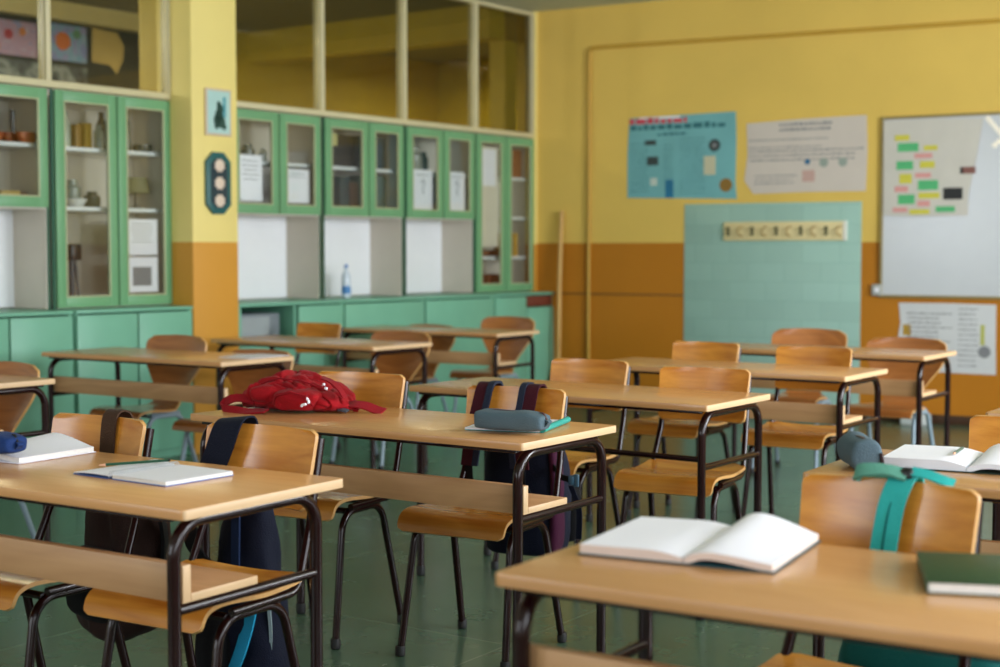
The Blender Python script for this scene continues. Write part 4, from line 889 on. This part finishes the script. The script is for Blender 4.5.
# D1 open notebook at left
def open_book(name, label, loc, rz, wl, h, thl, thr, curlr=0, curll=0, cover=M['black'], pg=None, cat='open book', spine=.01, wr=None):
    """w: width of one page, h: page height, th: block thickness"""
    t = thing(name, label, cat, loc, rz)
    wr = wr or wl
    MB().box(-wl-.006, wr+.006, -h/2-.004, h/2+.004, 0, .0022, .0008).build('cover', cover, t)
    for s, th, curl, w in ((-1, thl, curll, wl), (1, thr, curlr, wr)):
        if th <= 0: continue
        def top(u, v=1):
            k = math.sin(min(1, u/.35)*PI/2)
            return th*(.45+.55*k)*(1-.10*u)+curl*(.35+.65*v)*math.sin(PI*min(1, u*1.02)**.55)
        n = 24; nv = 8
        def low(u, v): return .0026 if curl < .01 else .0026+max(0, top(u, v)-th*1.05)*min(1, u*6)
        b = bmesh.new(); G = {}
        for i in range(n+1):
            for j in range(nv+1):
                u, v = i/n, j/nv; X = s*(.001+w*u); Y = -h/2+h*v
                G[i, j, 0] = b.verts.new((X, Y, low(u, v))); G[i, j, 1] = b.verts.new((X, Y, .0032+max(.0012, top(u, v))))
        for i in range(n):
            for j in range(nv):
                for k in (0, 1): b.faces.new((G[i, j, k], G[i+1, j, k], G[i+1, j+1, k], G[i, j+1, k]))
            for j in (0, nv): b.faces.new((G[i, j, 0], G[i+1, j, 0], G[i+1, j, 1], G[i, j, 1]))
        for j in range(nv):
            for i in (0, n): b.faces.new((G[i, j, 0], G[i, j+1, 0], G[i, j+1, 1], G[i, j, 1]))
        bmesh.ops.recalc_face_normals(b, faces=b.faces)
        mb = MB(); mb.bm.free(); mb.bm = b; mb.build('page_block', pg or M['pages'], t)
        MB().sheet(lambda u, v: Vector((s*(.001+w*u), -h/2+h*v, .0038+max(.0012, top(u, v)))), 24, 8, .0007).build('top_page', M['paper'], t)
    return t
open_book('open_notebook', 'open white notebook at the left edge under the blue pencil case', (-1.315, 3.895, DH+.0008), R(-31), .20, .25, .016, .012, .028, .002, M['paper'])
# D10 open book (large, near)
wn = mat('cream pages', (236, 226, 214), .6, var=.02)
t = open_book('open_book', 'large open book with blank white pages on the right foreground desk', (.379, 2.628, DH+.0008), R(-26.5), .19, .30, .016, .011, .030, .002, mat('dark teal cover', (28, 70, 80), .5), mat('reddish page block', (222, 200, 188), .7), wr=.155)
# green book
flat_book('hardcover_book', 'dark green hardcover book at the right end of the foreground desk', (.81, 2.372, DH+.0008), R(-12), .24, .24, .019, mat('deep green cover', (20, 62, 24), .45), 'book')
# D11 thick open book
t = open_book('open_book', 'thick open book with white pages on the desk at the right edge', (1.185, 3.66, DH+.0008), R(-27), .20, .27, .023, .010, .030, 0, mat('black green cover', (18, 44, 38), .5), mat('white page block', (222, 226, 236), .6))
pencil('short green pencil resting on the thick open book', (1.15, 3.69, DH+.0325), R(63+180), 0, .13, mat('grey green lacquer', (58, 92, 78), .4))
o = MB().box(-.105, .105, -.148, .148, 0, .002).build('paper_sheet', M['paper']); place(o, (-1.245, 7.47, DH+.0008), R(-34)); tag(o, 'white paper sheet on the right end of the desk before the pillar', 'paper')

# ------------------------------------------------------------------ light
def area(name, loc, size, rot, power, col, spread=180):
    l = bpy.data.lights.new(name, 'AREA'); l.shape = 'RECTANGLE'; l.size, l.size_y = size; l.energy = power; l.color = col; l.spread = R(spread)
    o = bpy.data.objects.new(name, l); C.objects.link(o); o.location = loc; o.rotation_euler = rot; return o
WP = [50, 95, 175, 400]
for i, (a, b) in enumerate(wins):
    p = FL((a+b)/2, -WR-.3, 1.95)
    # daylight through each window; light points along local +y of the partition frame
    o = area('window_daylight', p, (b-a, 2.05), (0, 0, 0), WP[i], (.89, .94, 1.0))
    d = Vector((-math.sin(LA), math.cos(LA), -.10)); o.rotation_euler = d.to_track_quat('-Z', 'Y').to_euler()
for (a, b), pw in zip(fill_wins, (85, 60)):  # fill light sent through the added front windows
    o = area('window_daylight', FL(-LEN-.1, (a+b)/2, 2.05), (b-a, 2.1), (0, 0, 0), pw, (.89, .94, 1.0))
    o.rotation_euler = Vector((math.cos(LA), math.sin(LA), -.05)).to_track_quat('-Z', 'Y').to_euler()
# fill lights added to brighten the corridor, no lamps hang there
pl = bpy.data.lights.new('corridor_fill_point', 'POINT'); pl.energy = 150; pl.shadow_soft_size = .12; pl.color = (.9, .93, 1)
po = bpy.data.objects.new('corridor_fill_point', pl); C.objects.link(po); po.location = FL(-5.4, 1.9, 2.75)  # added out of view to brighten the paintings on the board
for x, pw in ((-4.6, 40), (-3.0, 20), (-1.6, 30), (1.2, 40)):
    area('corridor_fill_area', FL(x, 1.6, 3.1), (.8, .3), (0, 0, LA), pw, (1, .9, .75))
w = bpy.data.worlds.new('World'); bpy.context.scene.world = w; w.use_nodes = True
w.node_tree.nodes['Background'].inputs[0].default_value = (.75, .85, 1, 1); w.node_tree.nodes['Background'].inputs[1].default_value = .8

# ------------------------------------------------------------------ camera
cd = bpy.data.cameras.new('camera'); cam = bpy.data.objects.new('camera', cd); C.objects.link(cam)
cd.sensor_width = 36; cd.lens = 1477.6*36/1000; cam.location = (0, 0, 1.295); cam.rotation_euler = (R(90-3.206), 0, 0)
cd.dof.use_dof = True; cd.dof.focus_distance = 4.3; cd.dof.aperture_fstop = 2.5; cd.clip_end = 60; cd.clip_start = .05
sc = bpy.context.scene; sc.camera = cam
sc.view_settings.view_transform = 'Standard'; sc.view_settings.look = 'None'; sc.view_settings.gamma = 1; sc.view_settings.exposure = .06
sc.view_settings.use_curve_mapping = False
